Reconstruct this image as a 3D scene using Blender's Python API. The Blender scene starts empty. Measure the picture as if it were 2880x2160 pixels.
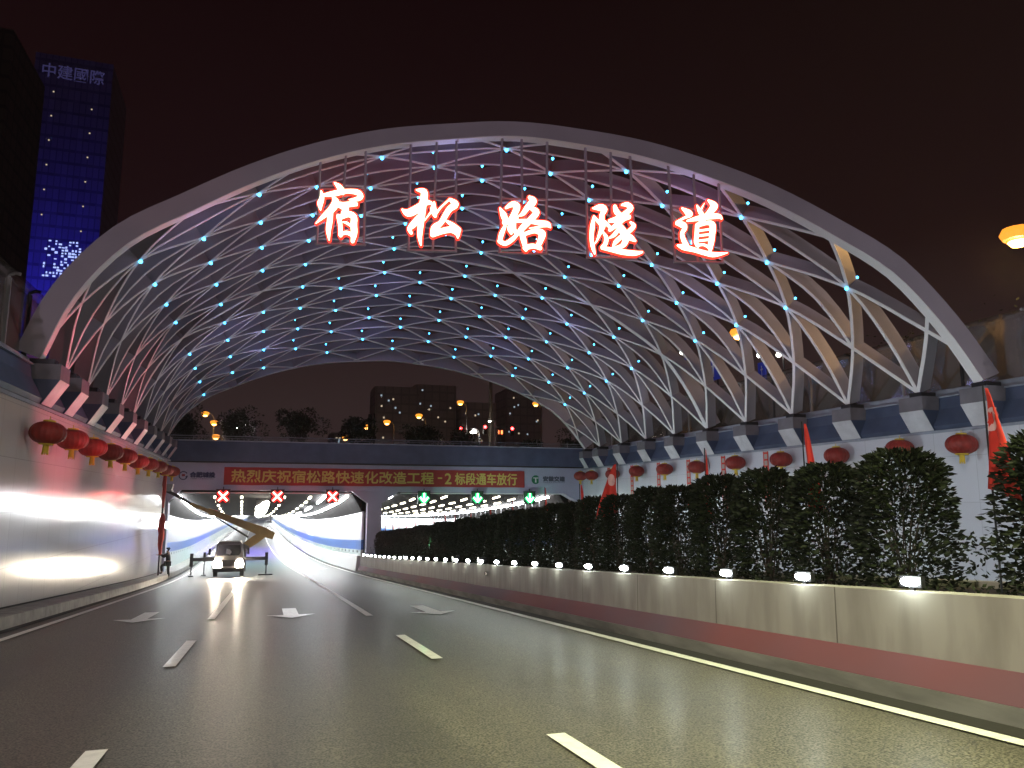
import bpy, bmesh, math, random
from mathutils import Vector, Matrix
R = math.radians
random.seed(7)
sc = bpy.context.scene
col = sc.collection

# ---------------------------------------------------------------- camera
cam = bpy.data.objects.new('camera', bpy.data.cameras.new('camera'))
col.objects.link(cam)
cam.data.sensor_fit = 'HORIZONTAL'; cam.data.sensor_width = 36.0
cam.data.lens = 36.0 * 2164.0 / 2880.0
cam.data.clip_start = 0.1; cam.data.clip_end = 3000
cam.location = (0, 0, 1.5)
cam.rotation_euler = (R(90 + 8.748), 0, R(-17.206))
sc.camera = cam

# ---------------------------------------------------------------- world: night sky with city glow near the horizon
w = bpy.data.worlds.new('World'); sc.world = w; w.use_nodes = True
nt = w.node_tree; nt.nodes.clear()
wo = nt.nodes.new('ShaderNodeOutputWorld'); bg = nt.nodes.new('ShaderNodeBackground')
tc = nt.nodes.new('ShaderNodeTexCoord'); sx = nt.nodes.new('ShaderNodeSeparateXYZ')
cr = nt.nodes.new('ShaderNodeValToRGB')
nt.links.new(tc.outputs['Generated'], sx.inputs[0]); nt.links.new(sx.outputs['Z'], cr.inputs[0])
nt.links.new(cr.outputs[0], bg.inputs[0]); nt.links.new(bg.outputs[0], wo.inputs[0])
e = cr.color_ramp.elements
e[0].position = 0.0; e[0].color = (.046, .028, .028, 1)
e[1].position = .62; e[1].color = (.0050, .0010, .0013, 1)
m_ = e.new(.12); m_.color = (.033, .0195, .0195, 1)
m_ = e.new(.30); m_.color = (.0115, .0036, .0042, 1)
bg.inputs[1].default_value = 1.0
sc.view_settings.view_transform = 'Standard'; sc.view_settings.look = 'None'
sc.view_settings.exposure = 0.0; sc.view_settings.gamma = 1.0
sc.cycles.max_bounces = 6; sc.cycles.diffuse_bounces = 3; sc.cycles.glossy_bounces = 4
sc.cycles.transparent_max_bounces = 12
sc.cycles.sample_clamp_indirect = 4.0
sc.cycles.caustics_reflective = False; sc.cycles.caustics_refractive = False

# ---------------------------------------------------------------- helpers
def link(o, parent=None):
    col.objects.link(o)
    if parent is not None: o.parent = parent
    return o
def wloc(o):
    v = Vector((0, 0, 0))
    while o is not None:
        v += o.location; o = o.parent
    return v
class MB:
    def __init__(s): s.v = []; s.f = []
    def poly(s, pts):
        n = len(s.v); s.v += [tuple(p) for p in pts]; s.f.append(tuple(range(n, n + len(pts))))
        return s
    def box(s, a, b):
        x0, y0, z0 = a; x1, y1, z1 = b; n = len(s.v)
        s.v += [(x0,y0,z0),(x1,y0,z0),(x1,y1,z0),(x0,y1,z0),(x0,y0,z1),(x1,y0,z1),(x1,y1,z1),(x0,y1,z1)]
        s.f += [tuple(n + i for i in q) for q in ((0,3,2,1),(4,5,6,7),(0,1,5,4),(1,2,6,5),(2,3,7,6),(3,0,4,7))]
        return s
    def loft(s, rings, cap=True, closed=True):
        n = len(s.v); k = len(rings[0])
        for r in rings: s.v += [tuple(p) for p in r]
        m = k if closed else k - 1
        for i in range(len(rings) - 1):
            for j in range(m):
                a = n + i * k + j; b = n + i * k + (j + 1) % k
                s.f.append((a, b, b + k, a + k))
        if cap and closed:
            s.f.append(tuple(n + j for j in reversed(range(k))))
            s.f.append(tuple(n + (len(rings) - 1) * k + j for j in range(k)))
        return s
    def tube(s, pts, r, seg=8, cap=True):
        pts = [Vector(p) for p in pts]; rings = []
        if not isinstance(r, (list, tuple)): r = [r] * len(pts)
        up = Vector((0, 0, 1))
        for i, p in enumerate(pts):
            t = (pts[min(i + 1, len(pts) - 1)] - pts[max(i - 1, 0)]).normalized()
            if abs(t.dot(up)) > .95: up = Vector((1, 0, 0))
            a = t.cross(up).normalized(); b = t.cross(a).normalized(); up = -b if b.dot(up) < 0 else b
            rings.append([p + (a * math.cos(2*math.pi*j/seg) + b * math.sin(2*math.pi*j/seg)) * r[i] for j in range(seg)])
        return s.loft(rings, cap)
    def lathe(s, prof, c=(0, 0, 0), seg=20):
        rings = [[(c[0] + r*math.cos(2*math.pi*j/seg), c[1] + r*math.sin(2*math.pi*j/seg), c[2] + z) for j in range(seg)] for r, z in prof]
        return s.loft(rings)
    def extr(s, poly, a, b, axis='y'):
        # poly: 2D outline; extruded along axis from a to b
        def P(u, v, t):
            return (u, t, v) if axis == 'y' else ((t, u, v) if axis == 'x' else (u, v, t))
        return s.loft([[P(u, v, a) for u, v in poly], [P(u, v, b) for u, v in poly]])
    def build(s, name, mat, parent=None, smooth=False):
        me = bpy.data.meshes.new(name); o = wloc(parent) if parent is not None else Vector((0, 0, 0))
        me.from_pydata([(x - o.x, y - o.y, z - o.z) for x, y, z in s.v], [], s.f)
        bm = bmesh.new(); bm.from_mesh(me); bmesh.ops.recalc_face_normals(bm, faces=bm.faces); bm.to_mesh(me); bm.free()
        if mat is not None: me.materials.append(mat)
        if smooth:
            for p in me.polygons: p.use_smooth = True
        return link(bpy.data.objects.new(name, me), parent)
def recenter(o):
    """give a one-mesh thing an origin at its own base"""
    me = o.data; xs = [v.co.x for v in me.vertices]; ys = [v.co.y for v in me.vertices]; zs = [v.co.z for v in me.vertices]
    c = Vector(((min(xs)+max(xs))/2, (min(ys)+max(ys))/2, min(zs)))
    me.transform(Matrix.Translation(-c)); o.location = o.location + c
    return o
def tag(o, label=None, cat=None, group=None, kind=None):
    if label: o['label'] = label
    if cat: o['category'] = cat
    if group: o['group'] = group
    if kind: o['kind'] = kind
    return o
def thing(name, label, cat, loc=(0, 0, 0), group=None):
    o = bpy.data.objects.new(name, None); col.objects.link(o); o.location = loc
    o.empty_display_size = .3
    return tag(o, label, cat, group)
def copy_tree(o, parent=None):
    c = o.copy(); col.objects.link(c)
    if parent is not None: c.parent = parent
    for ch in list(o.children): copy_tree(ch, c)
    return c
def struct(name, mb, m, label=None, cat=None, **k):
    return tag(mb.build(name, m, None, **k), label, cat, None, 'structure')

# ---------------------------------------------------------------- materials
def mat(name, c, rough=.6, metal=0., spec=.5, em=None, es=0., noise=0., nscale=4., bump=0., bscale=60., coat=0., trans=0., alpha=1., stretch=None, c2=None):
    m = bpy.data.materials.new(name); m.use_nodes = True
    n = m.node_tree; b = n.nodes['Principled BSDF']
    b.inputs['Base Color'].default_value = (*c, 1); b.inputs['Roughness'].default_value = rough
    b.inputs['Metallic'].default_value = metal; b.inputs['Specular IOR Level'].default_value = spec
    b.inputs['Coat Weight'].default_value = coat; b.inputs['Coat Roughness'].default_value = .05
    b.inputs['Transmission Weight'].default_value = trans; b.inputs['Alpha'].default_value = alpha
    if em:
        b.inputs['Emission Color'].default_value = (*em, 1); b.inputs['Emission Strength'].default_value = es
    if noise or bump:
        t = n.nodes.new('ShaderNodeTexCoord'); mp = n.nodes.new('ShaderNodeMapping')
        n.links.new(t.outputs['Object'], mp.inputs[0])
        if stretch: mp.inputs['Scale'].default_value = stretch
    if noise:
        a = n.nodes.new('ShaderNodeTexNoise'); a.inputs['Scale'].default_value = nscale; a.inputs['Detail'].default_value = 6
        n.links.new(mp.outputs[0], a.inputs[0])
        r = n.nodes.new('ShaderNodeValToRGB'); n.links.new(a.outputs[0], r.inputs[0])
        r.color_ramp.elements[0].position = .32; r.color_ramp.elements[1].position = .68
        d = c2 or tuple(x * (1 - noise) for x in c)
        r.color_ramp.elements[0].color = (*d, 1); r.color_ramp.elements[1].color = (*[min(1, x * (1 + (0 if c2 else noise * .5))) for x in c], 1)
        n.links.new(r.outputs[0], b.inputs['Base Color'])
    if bump:
        a2 = n.nodes.new('ShaderNodeTexNoise'); a2.inputs['Scale'].default_value = bscale; a2.inputs['Detail'].default_value = 4
        n.links.new(t.outputs['Object'], a2.inputs[0])
        bp = n.nodes.new('ShaderNodeBump'); bp.inputs['Strength'].default_value = bump; bp.inputs['Distance'].default_value = .02
        n.links.new(a2.outputs[0], bp.inputs['Height']); n.links.new(bp.outputs[0], b.inputs['Normal'])
    return m
def glow(name, c, s):
    return mat(name, (.02, .02, .02), em=c, es=s)
M = {}
M['steel'] = mat('steel_web_shaded_tone', (.36, .35, .385), .45, noise=.10, nscale=.8)
M['steel_flange'] = mat('steel_flange_lit_tone', (.86, .85, .83), .4)  # same steel as the web; light from below put into the paler flange colour
M['steel_arch'] = mat('grey_lilac_painted_steel', (.40, .36, .40), .5, noise=.10, nscale=.5)
M['girder'] = mat('slate_blue_paint', (.060, .080, .135), .5, noise=.2, nscale=1.5)
M['girder_light'] = mat('pale_grey_paint', (.30, .33, .38), .5, noise=.2, nscale=2.)
M['bracket_head'] = mat('grey_bracket_head_paint', (.17, .16, .175), .5, noise=.18, nscale=2.)
M['bracket'] = mat('lit_bracket_panel_tone', (.62, .62, .64), .5, noise=.18, nscale=2.)
M['fascia'] = mat('off_white_fascia_panel', (.40, .42, .54), .45, noise=.08, nscale=1.)
M['curb'] = mat('concrete_kerb', (.36, .35, .33), .75, noise=.3, nscale=3., bump=.2)
M['gutter_dark'] = mat('dark_gutter_tone', (.012, .010, .009), .95)
M['paint'] = mat('road_paint', (.80, .80, .74), .5, coat=.045, noise=.15, nscale=9.)
M['red_cloth'] = mat('red_banner_cloth', (.36, .035, .03), .8, noise=.15, nscale=1.5)
M['gold'] = mat('yellow_lettering', (.62, .50, .12), .7)
M['black'] = mat('black_housing', (.012, .012, .013), .5)
M['dark_metal'] = mat('dark_metal', (.04, .04, .045), .4, metal=.6)
M['leaf'] = mat('dark_shrub_leaf', (.014, .019, .007), .6, spec=.2, noise=.5, nscale=3., c2=(.006, .010, .004))
M['leaf2'] = mat('tree_leaf', (.040, .060, .022), .6, noise=.5, nscale=1., c2=(.018, .028, .012))
M['bark'] = mat('bark', (.055, .040, .028), .9, noise=.4, nscale=8.)
M['soil'] = mat('planter_soil', (.03, .022, .015), .95)
M['flag'] = mat('red_flag_cloth', (.62, .035, .02), .7, noise=.15, nscale=6.)
M['flag_white'] = mat('pale_pink_flag_emblem', (.72, .45, .42), .8)
M['pole'] = mat('pole_grey', (.30, .30, .30), .45, metal=.4)
M['lantern'] = mat('red_lantern_silk', (.24, .016, .008), .6, noise=.25, nscale=5.)
M['yellow'] = mat('yellow_tassel', (.62, .44, .04), .75)
M['glass_dark'] = mat('window_glass', (.01, .012, .015), .08)
M['boom'] = mat('ochre_boom_paint', (.30, .20, .07), .5, noise=.2, nscale=2.)
M['truck'] = mat('grey_truck_paint', (.13, .12, .12), .4, noise=.15, nscale=3.)
M['rubber'] = mat('tyre_rubber', (.02, .02, .02), .85)
M['ground'] = mat('ground_dark_grass', (.05, .05, .035), .95, noise=.4, nscale=.2)
M['tun_ceiling'] = mat('dark_tunnel_ceiling', (.008, .006, .0055), 1., spec=.1, noise=.3, nscale=1.)
M['navy'] = mat('navy_lettering', (.03, .03, .09), .6)
M['green_logo'] = mat('green_logo_paint', (.01, .16, .07), .6)
M['white'] = mat('white_paint', (.75, .75, .75), .6)
# lights
M['led'] = glow('cyan_led', (.06, .50, 1.0), 9.)
M['lum'] = glow('white_luminaire', (.93, 1.0, .97), 90.)
M['tun_strip'] = glow('tunnel_strip_light', (.93, .97, 1.0), 92.)
M['tun_spot'] = glow('tunnel_ceiling_light', (1.0, .93, .72), 9.)
M['sodium'] = glow('sodium_lamp', (1.0, .44, .07), 30.)
M['sodium_far'] = glow('sodium_lamp_far', (1.0, .46, .10), 14.)
M['white_far'] = glow('white_lamp_far', (1.0, .95, .85), 40.)
M['amber_halo'] = glow('amber_lamp_halo', (1.0, .33, .03), 1.5)
M['red_lamp'] = glow('red_signal_lamp', (1.0, .03, .03), 30.)
M['headlight'] = glow('headlight', (1.0, .86, .66), 260.)
M['face_light'] = glow('letter_face_light', (1.0, .93, .62), 3.2)
M['letter_halo'] = glow('letter_halo_glow', (1.0, .035, .015), 2.4)
M['x_core'] = glow('red_cross_core', (1.0, .62, .50), 4.)
M['x_halo'] = glow('red_cross_halo', (1.0, .012, .012), 2.6)
M['a_core'] = glow('green_arrow_core', (.60, 1.0, .75), 4.)
M['a_halo'] = glow('green_arrow_halo', (.0, .8, .16), 2.0)
M['win_warm'] = glow('lit_window_warm', (1., .80, .55), .6)
M['win_cool'] = glow('lit_window_cool', (.65, .85, 1.), .5)

def road_mat():
    m = mat('asphalt', (.062, .060, .052), .5, spec=.35, coat=.045)
    n = m.node_tree; b = n.nodes['Principled BSDF']; b.inputs['Coat Roughness'].default_value = .2
    t = n.nodes.new('ShaderNodeTexCoord')
    mp = n.nodes.new('ShaderNodeMapping'); mp.inputs['Scale'].default_value = (1.0, .12, 1); n.links.new(t.outputs['Object'], mp.inputs[0])
    a = n.nodes.new('ShaderNodeTexNoise'); a.inputs['Scale'].default_value = 1.1; a.inputs['Detail'].default_value = 5; n.links.new(mp.outputs[0], a.inputs[0])
    f = n.nodes.new('ShaderNodeTexNoise'); f.inputs['Scale'].default_value = 55; f.inputs['Detail'].default_value = 3; n.links.new(t.outputs['Object'], f.inputs[0])
    r = n.nodes.new('ShaderNodeValToRGB'); n.links.new(a.outputs[0], r.inputs[0])
    r.color_ramp.elements[0].position = .3; r.color_ramp.elements[1].position = .7
    r.color_ramp.elements[0].color = (.056, .053, .043, 1); r.color_ramp.elements[1].color = (.104, .098, .080, 1)
    r2 = n.nodes.new('ShaderNodeValToRGB'); n.links.new(f.outputs[0], r2.inputs[0])
    r2.color_ramp.elements[0].position = .40; r2.color_ramp.elements[1].position = .60
    r2.color_ramp.elements[0].color = (.30, .30, .30, 1); r2.color_ramp.elements[1].color = (1.9, 1.88, 1.8, 1)
    mx = n.nodes.new('ShaderNodeMix'); mx.data_type = 'RGBA'; mx.blend_type = 'MULTIPLY'; mx.inputs[0].default_value = 1
    n.links.new(r.outputs[0], mx.inputs[6]); n.links.new(r2.outputs[0], mx.inputs[7]); n.links.new(mx.outputs[2], b.inputs['Base Color'])
    rr = n.nodes.new('ShaderNodeMapRange'); rr.inputs[3].default_value = .40; rr.inputs[4].default_value = .58
    n.links.new(a.outputs[0], rr.inputs[0]); n.links.new(rr.outputs[0], b.inputs['Roughness'])
    bp = n.nodes.new('ShaderNodeBump'); bp.inputs['Strength'].default_value = .35; bp.inputs['Distance'].default_value = .006
    n.links.new(f.outputs[0], bp.inputs['Height']); n.links.new(bp.outputs[0], b.inputs['Normal'])
    return m
M['road'] = road_mat()

def panel_mat(name, c, rough, wy, hz, zoff=0., joint=.35, seam=.012, wear=.06, coat=0., jc=None, vertical_streaks=0.):
    """flat cladding with joints every wy metres along Y and every hz metres up"""
    m = mat(name, c, rough, coat=coat); n = m.node_tree; b = n.nodes['Principled BSDF']
    g = n.nodes.new('ShaderNodeNewGeometry'); s = n.nodes.new('ShaderNodeSeparateXYZ'); n.links.new(g.outputs['Position'], s.inputs[0])
    def math_(op, a, v=None, v2=None):
        q = n.nodes.new('ShaderNodeMath'); q.operation = op
        for i, x in enumerate((a, v, v2)):
            if x is None: continue
            if isinstance(x, (int, float)): q.inputs[i].default_value = x
            else: n.links.new(x, q.inputs[i])
        return q.outputs[0]
    fy = math_('LESS_THAN', math_('FRACT', math_('DIVIDE', s.outputs['Y'], wy)), seam / wy)
    fz = math_('LESS_THAN', math_('FRACT', math_('DIVIDE', math_('ADD', s.outputs['Z'], zoff + 20 * hz), hz)), seam / hz)
    j = math_('MULTIPLY', math_('MAXIMUM', fy, fz), joint)
    # tint of whole panels
    iy = math_('FLOOR', math_('DIVIDE', s.outputs['Y'], wy)); iz = math_('FLOOR', math_('DIVIDE', math_('ADD', s.outputs['Z'], zoff + 20 * hz), hz))
    cb = n.nodes.new('ShaderNodeCombineXYZ'); n.links.new(iy, cb.inputs[0]); n.links.new(iz, cb.inputs[1])
    wn = n.nodes.new('ShaderNodeTexWhiteNoise'); n.links.new(cb.outputs[0], wn.inputs[0])
    no = n.nodes.new('ShaderNodeTexNoise'); no.inputs['Scale'].default_value = .9; no.inputs['Detail'].default_value = 6
    mp = n.nodes.new('ShaderNodeMapping'); mp.inputs['Scale'].default_value = (1, 2.2, .5) if vertical_streaks else (1, 1, 1)
    n.links.new(g.outputs['Position'], mp.inputs[0]); n.links.new(mp.outputs[0], no.inputs[0])
    k = math_('ADD', math_('MULTIPLY', wn.outputs['Value'], wear), math_('MULTIPLY', no.outputs[0], wear * 1.6 + vertical_streaks))
    if vertical_streaks:
        n2 = n.nodes.new('ShaderNodeTexNoise'); n2.inputs['Scale'].default_value = 1.; n2.inputs['Detail'].default_value = 5
        m2 = n.nodes.new('ShaderNodeMapping'); m2.inputs['Scale'].default_value = (3, 3.2, .8); n.links.new(g.outputs['Position'], m2.inputs[0]); n.links.new(m2.outputs[0], n2.inputs[0])
        k = math_('ADD', math_('MULTIPLY', k, .6), math_('MULTIPLY', math_('POWER', math_('MAXIMUM', math_('SUBTRACT', n2.outputs[0], .42), 0.), .8), .85))
    dark = math_('MINIMUM', math_('ADD', j, k), .9)
    mx = n.nodes.new('ShaderNodeMix'); mx.data_type = 'RGBA'
    n.links.new(dark, mx.inputs[0]); mx.inputs[6].default_value = (*c, 1); mx.inputs[7].default_value = (*(jc or (.04, .035, .03)), 1)
    n.links.new(mx.outputs[2], b.inputs['Base Color'])
    # panels sit a touch out of plane, so their reflections break at the joints
    bp = n.nodes.new('ShaderNodeBump'); bp.inputs['Strength'].default_value = .25; bp.inputs['Distance'].default_value = .01
    n.links.new(math_('ADD', math_('MULTIPLY', no.outputs[0], .5), math_('MULTIPLY', j, -1.)), bp.inputs['Height']); n.links.new(bp.outputs[0], b.inputs['Normal'])
    return m
M['wall_panel'] = panel_mat('glossy_white_wall_panel', (.66, .64, .64), .14, 1.25, 1.36, zoff=.12, wear=.05, coat=.0)
M['wall_right'] = panel_mat('pale_blue_white_wall_panel', (.66, .68, .72), .25, 1.6, 1.5, wear=.05)
M['tun_wall'] = panel_mat('white_tunnel_panel', (.74, .74, .76), .22, 2.4, 3.2, wear=.04, joint=.15)
M['tun_blue'] = mat('blue_tunnel_stripe', (.035, .13, .42), .3)
M['tun_base'] = mat('mint_white_tunnel_base', (.55, .62, .58), .35, noise=.1)
M['concrete'] = panel_mat('stained_median_concrete', (.40, .375, .345),   .75, 2.45, 60., zoff=20., wear=.10, joint=.7, seam=.02, vertical_streaks=.35, jc=(.09, .075, .065))
M['red_light_band'] = mat('red_light_tinted_band', (.17, .044, .046), .8, spec=.2, noise=.3, nscale=.16, c2=(.085, .064, .095))  # red and purple light on the slope, put into its base colour
M['plinth'] = mat('barrier_plinth_concrete', (.24, .24, .21), .85, noise=.45, nscale=1.6, stretch=(1, .5, 3))
def glass_mat():
    m = bpy.data.materials.new('noise_barrier_glass'); m.use_nodes = True; n = m.node_tree; n.nodes.clear()
    o = n.nodes.new('ShaderNodeOutputMaterial'); mx = n.nodes.new('ShaderNodeMixShader'); t = n.nodes.new('ShaderNodeBsdfTransparent')
    g = n.nodes.new('ShaderNodeBsdfGlossy'); g.inputs['Roughness'].default_value = .12; g.inputs[0].default_value = (.8, .8, .8, 1)
    d = n.nodes.new('ShaderNodeBsdfDiffuse'); d.inputs[0].default_value = (.25, .22, .18, 1)
    m2 = n.nodes.new('ShaderNodeMixShader'); m2.inputs[0].default_value = .30
    n.links.new(g.outputs[0], m2.inputs[1]); n.links.new(d.outputs[0], m2.inputs[2])
    t.inputs[0].default_value = (.75, .72, .68, 1)
    mx.inputs[0].default_value = .42
    n.links.new(t.outputs[0], mx.inputs[1]); n.links.new(m2.outputs[0], mx.inputs[2]); n.links.new(mx.outputs[0], o.inputs[0])
    return m
M['barrier_glass'] = glass_mat()

# ---------------------------------------------------------------- alignment of the road
def interp(x, pts):
    if x <= pts[0][0]: return pts[0][1]
    for (a, b), (c, d) in zip(pts, pts[1:]):
        if x <= c:
            return b + (d - b) * (x - a) / (c - a)
    return pts[-1][1]
ZP = [(0, 0), (45, -2.637), (58, -3.25), (73, -3.85), (92, -4.35), (132, -4.98), (223, -6.0), (400, -8.6), (640, -12.)]
XP = [(30, 0), (45, -.12), (52, -.28), (73, -.95), (100, -1.75), (132, -2.5), (223, -4.), (640, -6.2)]
def zr(Y): return -.0586 * Y if Y < 0 else interp(Y, ZP)
def zt(Y):  # smoothed
    return (zr(Y - 6) + zr(Y - 3) + zr(Y) + zr(Y + 3) + zr(Y + 6)) / 5 if Y > 30 else zr(Y)
def cx(Y): return (interp(Y - 8, XP) + interp(Y, XP) + interp(Y + 8, XP)) / 3 if Y > 20 else 0.
def ys(a, b, near=2.0):
    out = [a]; y = a
    while y < b - .01:
        y += near if y < 60 else max(near, (y - 40) * .12)
        out.append(min(y, b))
    return out
def sweep(mb, prof, Y, z=None, closed=False):
    """prof: list of (x, height above the road)"""
    return mb.loft([[(x + cx(y), y, (zt(y) if z is None else z) + h) for x, h in prof] for y in Y], cap=closed, closed=closed)
def portalY(x): return 53.6 - (x + 6.3) * .055

# ================================================================ SETTING
YB = -44.0                                     # rear end of the trench, behind the camera
def zroad(Y): return zt(Y)
YR_ = ys(YB, 640, 2.0)
mb = MB(); sweep(mb, [(-6.3, -.012), (7.0, -.012)], YR_); struct('road', mb, M['road'])
mb = MB(); sweep(mb, [(7.0, -.012), (21.6, -.012)], YR_); struct('road', mb, M['road'])
# surface ground on both sides, behind the portal and behind the camera
gz = 5.2
mb = MB()
mb.poly([(-450, -300, gz), (-8.2, -300, gz), (-8.2, 620, gz), (-450, 620, gz)])
mb.poly([(23.6, -300, gz), (450, -300, gz), (450, 620, gz), (23.6, 620, gz)])
mb.poly([(-8.2, 54.6, gz), (23.6, 54.6, gz), (23.6, 620, gz), (-8.2, 620, gz)])
mb.poly([(-8.2, YB, zt(YB)), (23.6, YB, zt(YB)), (23.6, -90, gz), (-8.2, -90, gz)])
mb.poly([(-8.2, -90, gz), (23.6, -90, gz), (23.6, -300, gz), (-8.2, -300, gz)])
struct('ground', mb, M['ground'])
# left kerb / maintenance walkway
mb = MB(); sweep(mb, [(-5.18, -.02), (-5.20, .25), (-5.32, .27), (-5.95, .25), (-5.95, -.02)], ys(YB, 640, 1.6))
struct('kerb', mb, M['curb'])
mb = MB(); sweep(mb, [(-5.17, .001), (-4.93, .001)], ys(YB, 120)); struct('gutter_shade_strip', mb, M['gutter_dark'])
mb = MB(); sweep(mb, [(-6.20, .262), (-5.99, .262)], ys(YB, 53)); struct('wall_gutter_shade_strip', mb, M['gutter_dark'])
mb = MB(); sweep(mb, [(-6.3, -.02), (-6.3, .255), (-5.95, .255)], ys(YB, 640, 1.6)); struct('pavement', mb, M['curb'])
# right gutter between the edge line and the median; near-black for the drain's shade
mb = MB(); sweep(mb, [(5.55, .001), (5.84, .001)], ys(YB, 200)); struct('gutter_shade_strip', mb, M['gutter_dark'])
# lane paint
def mark(poly, name='lane_marking'):
    mb = MB(); mb.poly(poly); return struct(name, mb, M['paint'])
def strip(xc, a, b, wd=.16):
    mb = MB(); sweep(mb, [(xc - wd/2, .004), (xc + wd/2, .004)], ys(a, b, 1.5)); struct('lane_marking', mb, M['paint'])
strip(-4.58, YB, 600); strip(5.44, YB, 600)
strip(-1.19, 19.4, 600); strip(2.29, 18.5, 600)
for k in range(4):
    strip(-1.21, 11.68 - 7.88*k, 14.92 - 7.88*k); strip(2.30, 10.92 - 7.9*k, 14.13 - 7.9*k)
for k in range(60):
    pass
def arrow(xc, y0, s=1.0):
    P = [(0, 0), (.56, .95), (.175, .90), (.175, 3.1), (-.175, 3.1), (-.175, .90), (-.56, .95)]
    mb = MB(); pts = [(xc + x, y0 + y*s, zt(y0 + y*s) + .006) for x, y in P]
    mb.poly([pts[0], pts[1], pts[2], pts[5], pts[6]]); mb.poly([pts[2], pts[3], pts[4], pts[5]])
    struct('lane_arrow', mb, M['paint'])
arrow(-2.80, 19.3); arrow(.58, 18.8); arrow(3.85, 18.0)
arrow(3.75, 58.5); arrow(-2.9, 58.5)
for x in (11.8, 16.0): strip(x, YB, 300)
strip(8.9, YB, 300); strip(19.9, YB, 300)

# ---------------------------------------------------------------- left retaining wall with glossy panels
WL, WR = -6.25, 21.5
ZWL, ZWR = 4.08, 3.82
def zleft(y): return 4.08
w_ = thing('retaining_wall', 'long glossy white panelled retaining wall on the left, mirroring the tunnel lights', 'wall', (WL - .2, 20, -1.2))
mb = MB(); mb.loft([[(WL + cx(y)*.3, y, zt(y) + .2), (WL + cx(y)*.3, y, ZWL), (WL - .3, y, ZWL), (WL - .3, y, zt(y) + .2)] for y in ys(YB, 53.4, 1.5)])
mb.build('wall_panels', M['wall_panel'], w_)
mb = MB(); mb.box((WL - .36, YB, ZWL), (WL + .05, 53.6, ZWL + .09)); mb.build('coping', M['girder_light'], w_)
mb = MB(); mb.box((WL - .36, YB, ZWL + .092), (WL - .02, 53.6, ZWL + .14)); mb.build('shadow_gap', M['black'], w_)
# right retaining wall
w_ = thing('retaining_wall', 'tall pale blue-white retaining wall behind the hedge on the right', 'wall', (WR + .2, 20, -1.2))
mb = MB(); mb.loft([[(WR, y, zt(y) - .1), (WR, y, ZWR), (WR + .3, y, ZWR), (WR + .3, y, zt(y) - .1)] for y in ys(YB, 52.0, 1.5)])
mb.build('wall_panels', M['wall_right'], w_)
mb = MB(); mb.box((WR - .05, YB, ZWR), (WR + .36, 52.2, ZWR + .09)); mb.build('coping', M['girder_light'], w_)

# ---------------------------------------------------------------- edge girders with brackets and glass barriers
YRf = [18.75, 21.3, 24.75, 28.2, 31.67, 35.1, 38.58, 42.0, 45.5, 48.9, 51.6]
YLf = [24.9, 27.46, 30.66, 33.86, 37.06, 40.3, 43.5, 46.7, 49.9, 52.7]
def girder(side, lab):
    s = 1 if side == 'R' else -1
    X0 = WR if side == 'R' else WL
    z0 = (ZWR + .09) if side == 'R' else (ZWL + .14)
    zt_ = 5.05 if side == 'R' else 5.32
    ye = 51.9 if side == 'R' else 53.3
    g = thing('edge_girder', lab, 'girder', (X0 + s*.6, 20, z0))
    prof = [(X0 + s*.10, z0), (X0 + s*.02, z0 + .16), (X0 + s*.32, z0 + .75), (X0 + s*.36, zt_), (X0 + s*1.5, zt_), (X0 + s*1.5, z0)]
    mb = MB(); mb.extr(prof, YB, ye); mb.build('girder_body', M['girder'], g)
    mb = MB(); mb.box((min(X0 + s*.30, X0 + s*1.5), YB, zt_ + .002), (max(X0 + s*.30, X0 + s*1.5), ye, zt_ + .05))
    mb.box((min(X0 + s*.62, X0 + s*1.1), YB, zt_ + .05), (max(X0 + s*.62, X0 + s*1.1), ye, zt_ + .30)); mb.build('top_kerb', M['girder_light'], g)
    feet = YRf if side == 'R' else YLf
    extra = [feet[0] - 3.4*(k+1) for k in range(0)]
    for y in feet + extra:
        d = .52
        p1 = [(X0 + s*.03, z0 + .02), (X0 - s*.42, z0 + .70), (X0 + s*.34, z0 + .70), (X0 + s*.30, z0 + .60)]
        b = MB(); b.extr([(X0 + s*.05, z0 + .005), (X0 - s*.38, z0 + .72), (X0 + s*.5, z0 + .72), (X0 + s*.2, z0 + .005)], y - d, y + d)
        bo = b.build('bracket', M['girder'], g)
        b = MB(); e_ = .015
        b.loft([[(X0 + s*(.05 - e_), q, z0 + .02), (X0 - s*(.38 + e_), q, z0 + .715), (X0 - s*.378, q, z0 + .718), (X0 + s*.052, q, z0 + .022)] for q in (y - d + .01, y + d - .01)])
        b.build('lit_tone_panel', M['bracket'], bo)  # added pale plate: lit inner face against unlit sides, put into colour
        b = MB(); b.box((min(X0 - s*.38, X0 + s*.7), y - d + .004, z0 + .722), (max(X0 - s*.38, X0 + s*.7), y + d - .004, zt_ + .06)); b.build('bracket_head', M['bracket_head'], bo)
        b = MB(); b.box((min(X0 - s*.14, X0 + s*.5), y - .26, zt_ + .062), (max(X0 - s*.14, X0 + s*.5), y + .26, zt_ + .24)); b.build('shoe', M['dark_metal'], bo)
    return g
girder('L', 'slate blue edge girder with brackets carrying the left feet of the arches')
girder('R', 'slate blue edge girder with brackets carrying the right feet of the arches')

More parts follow.
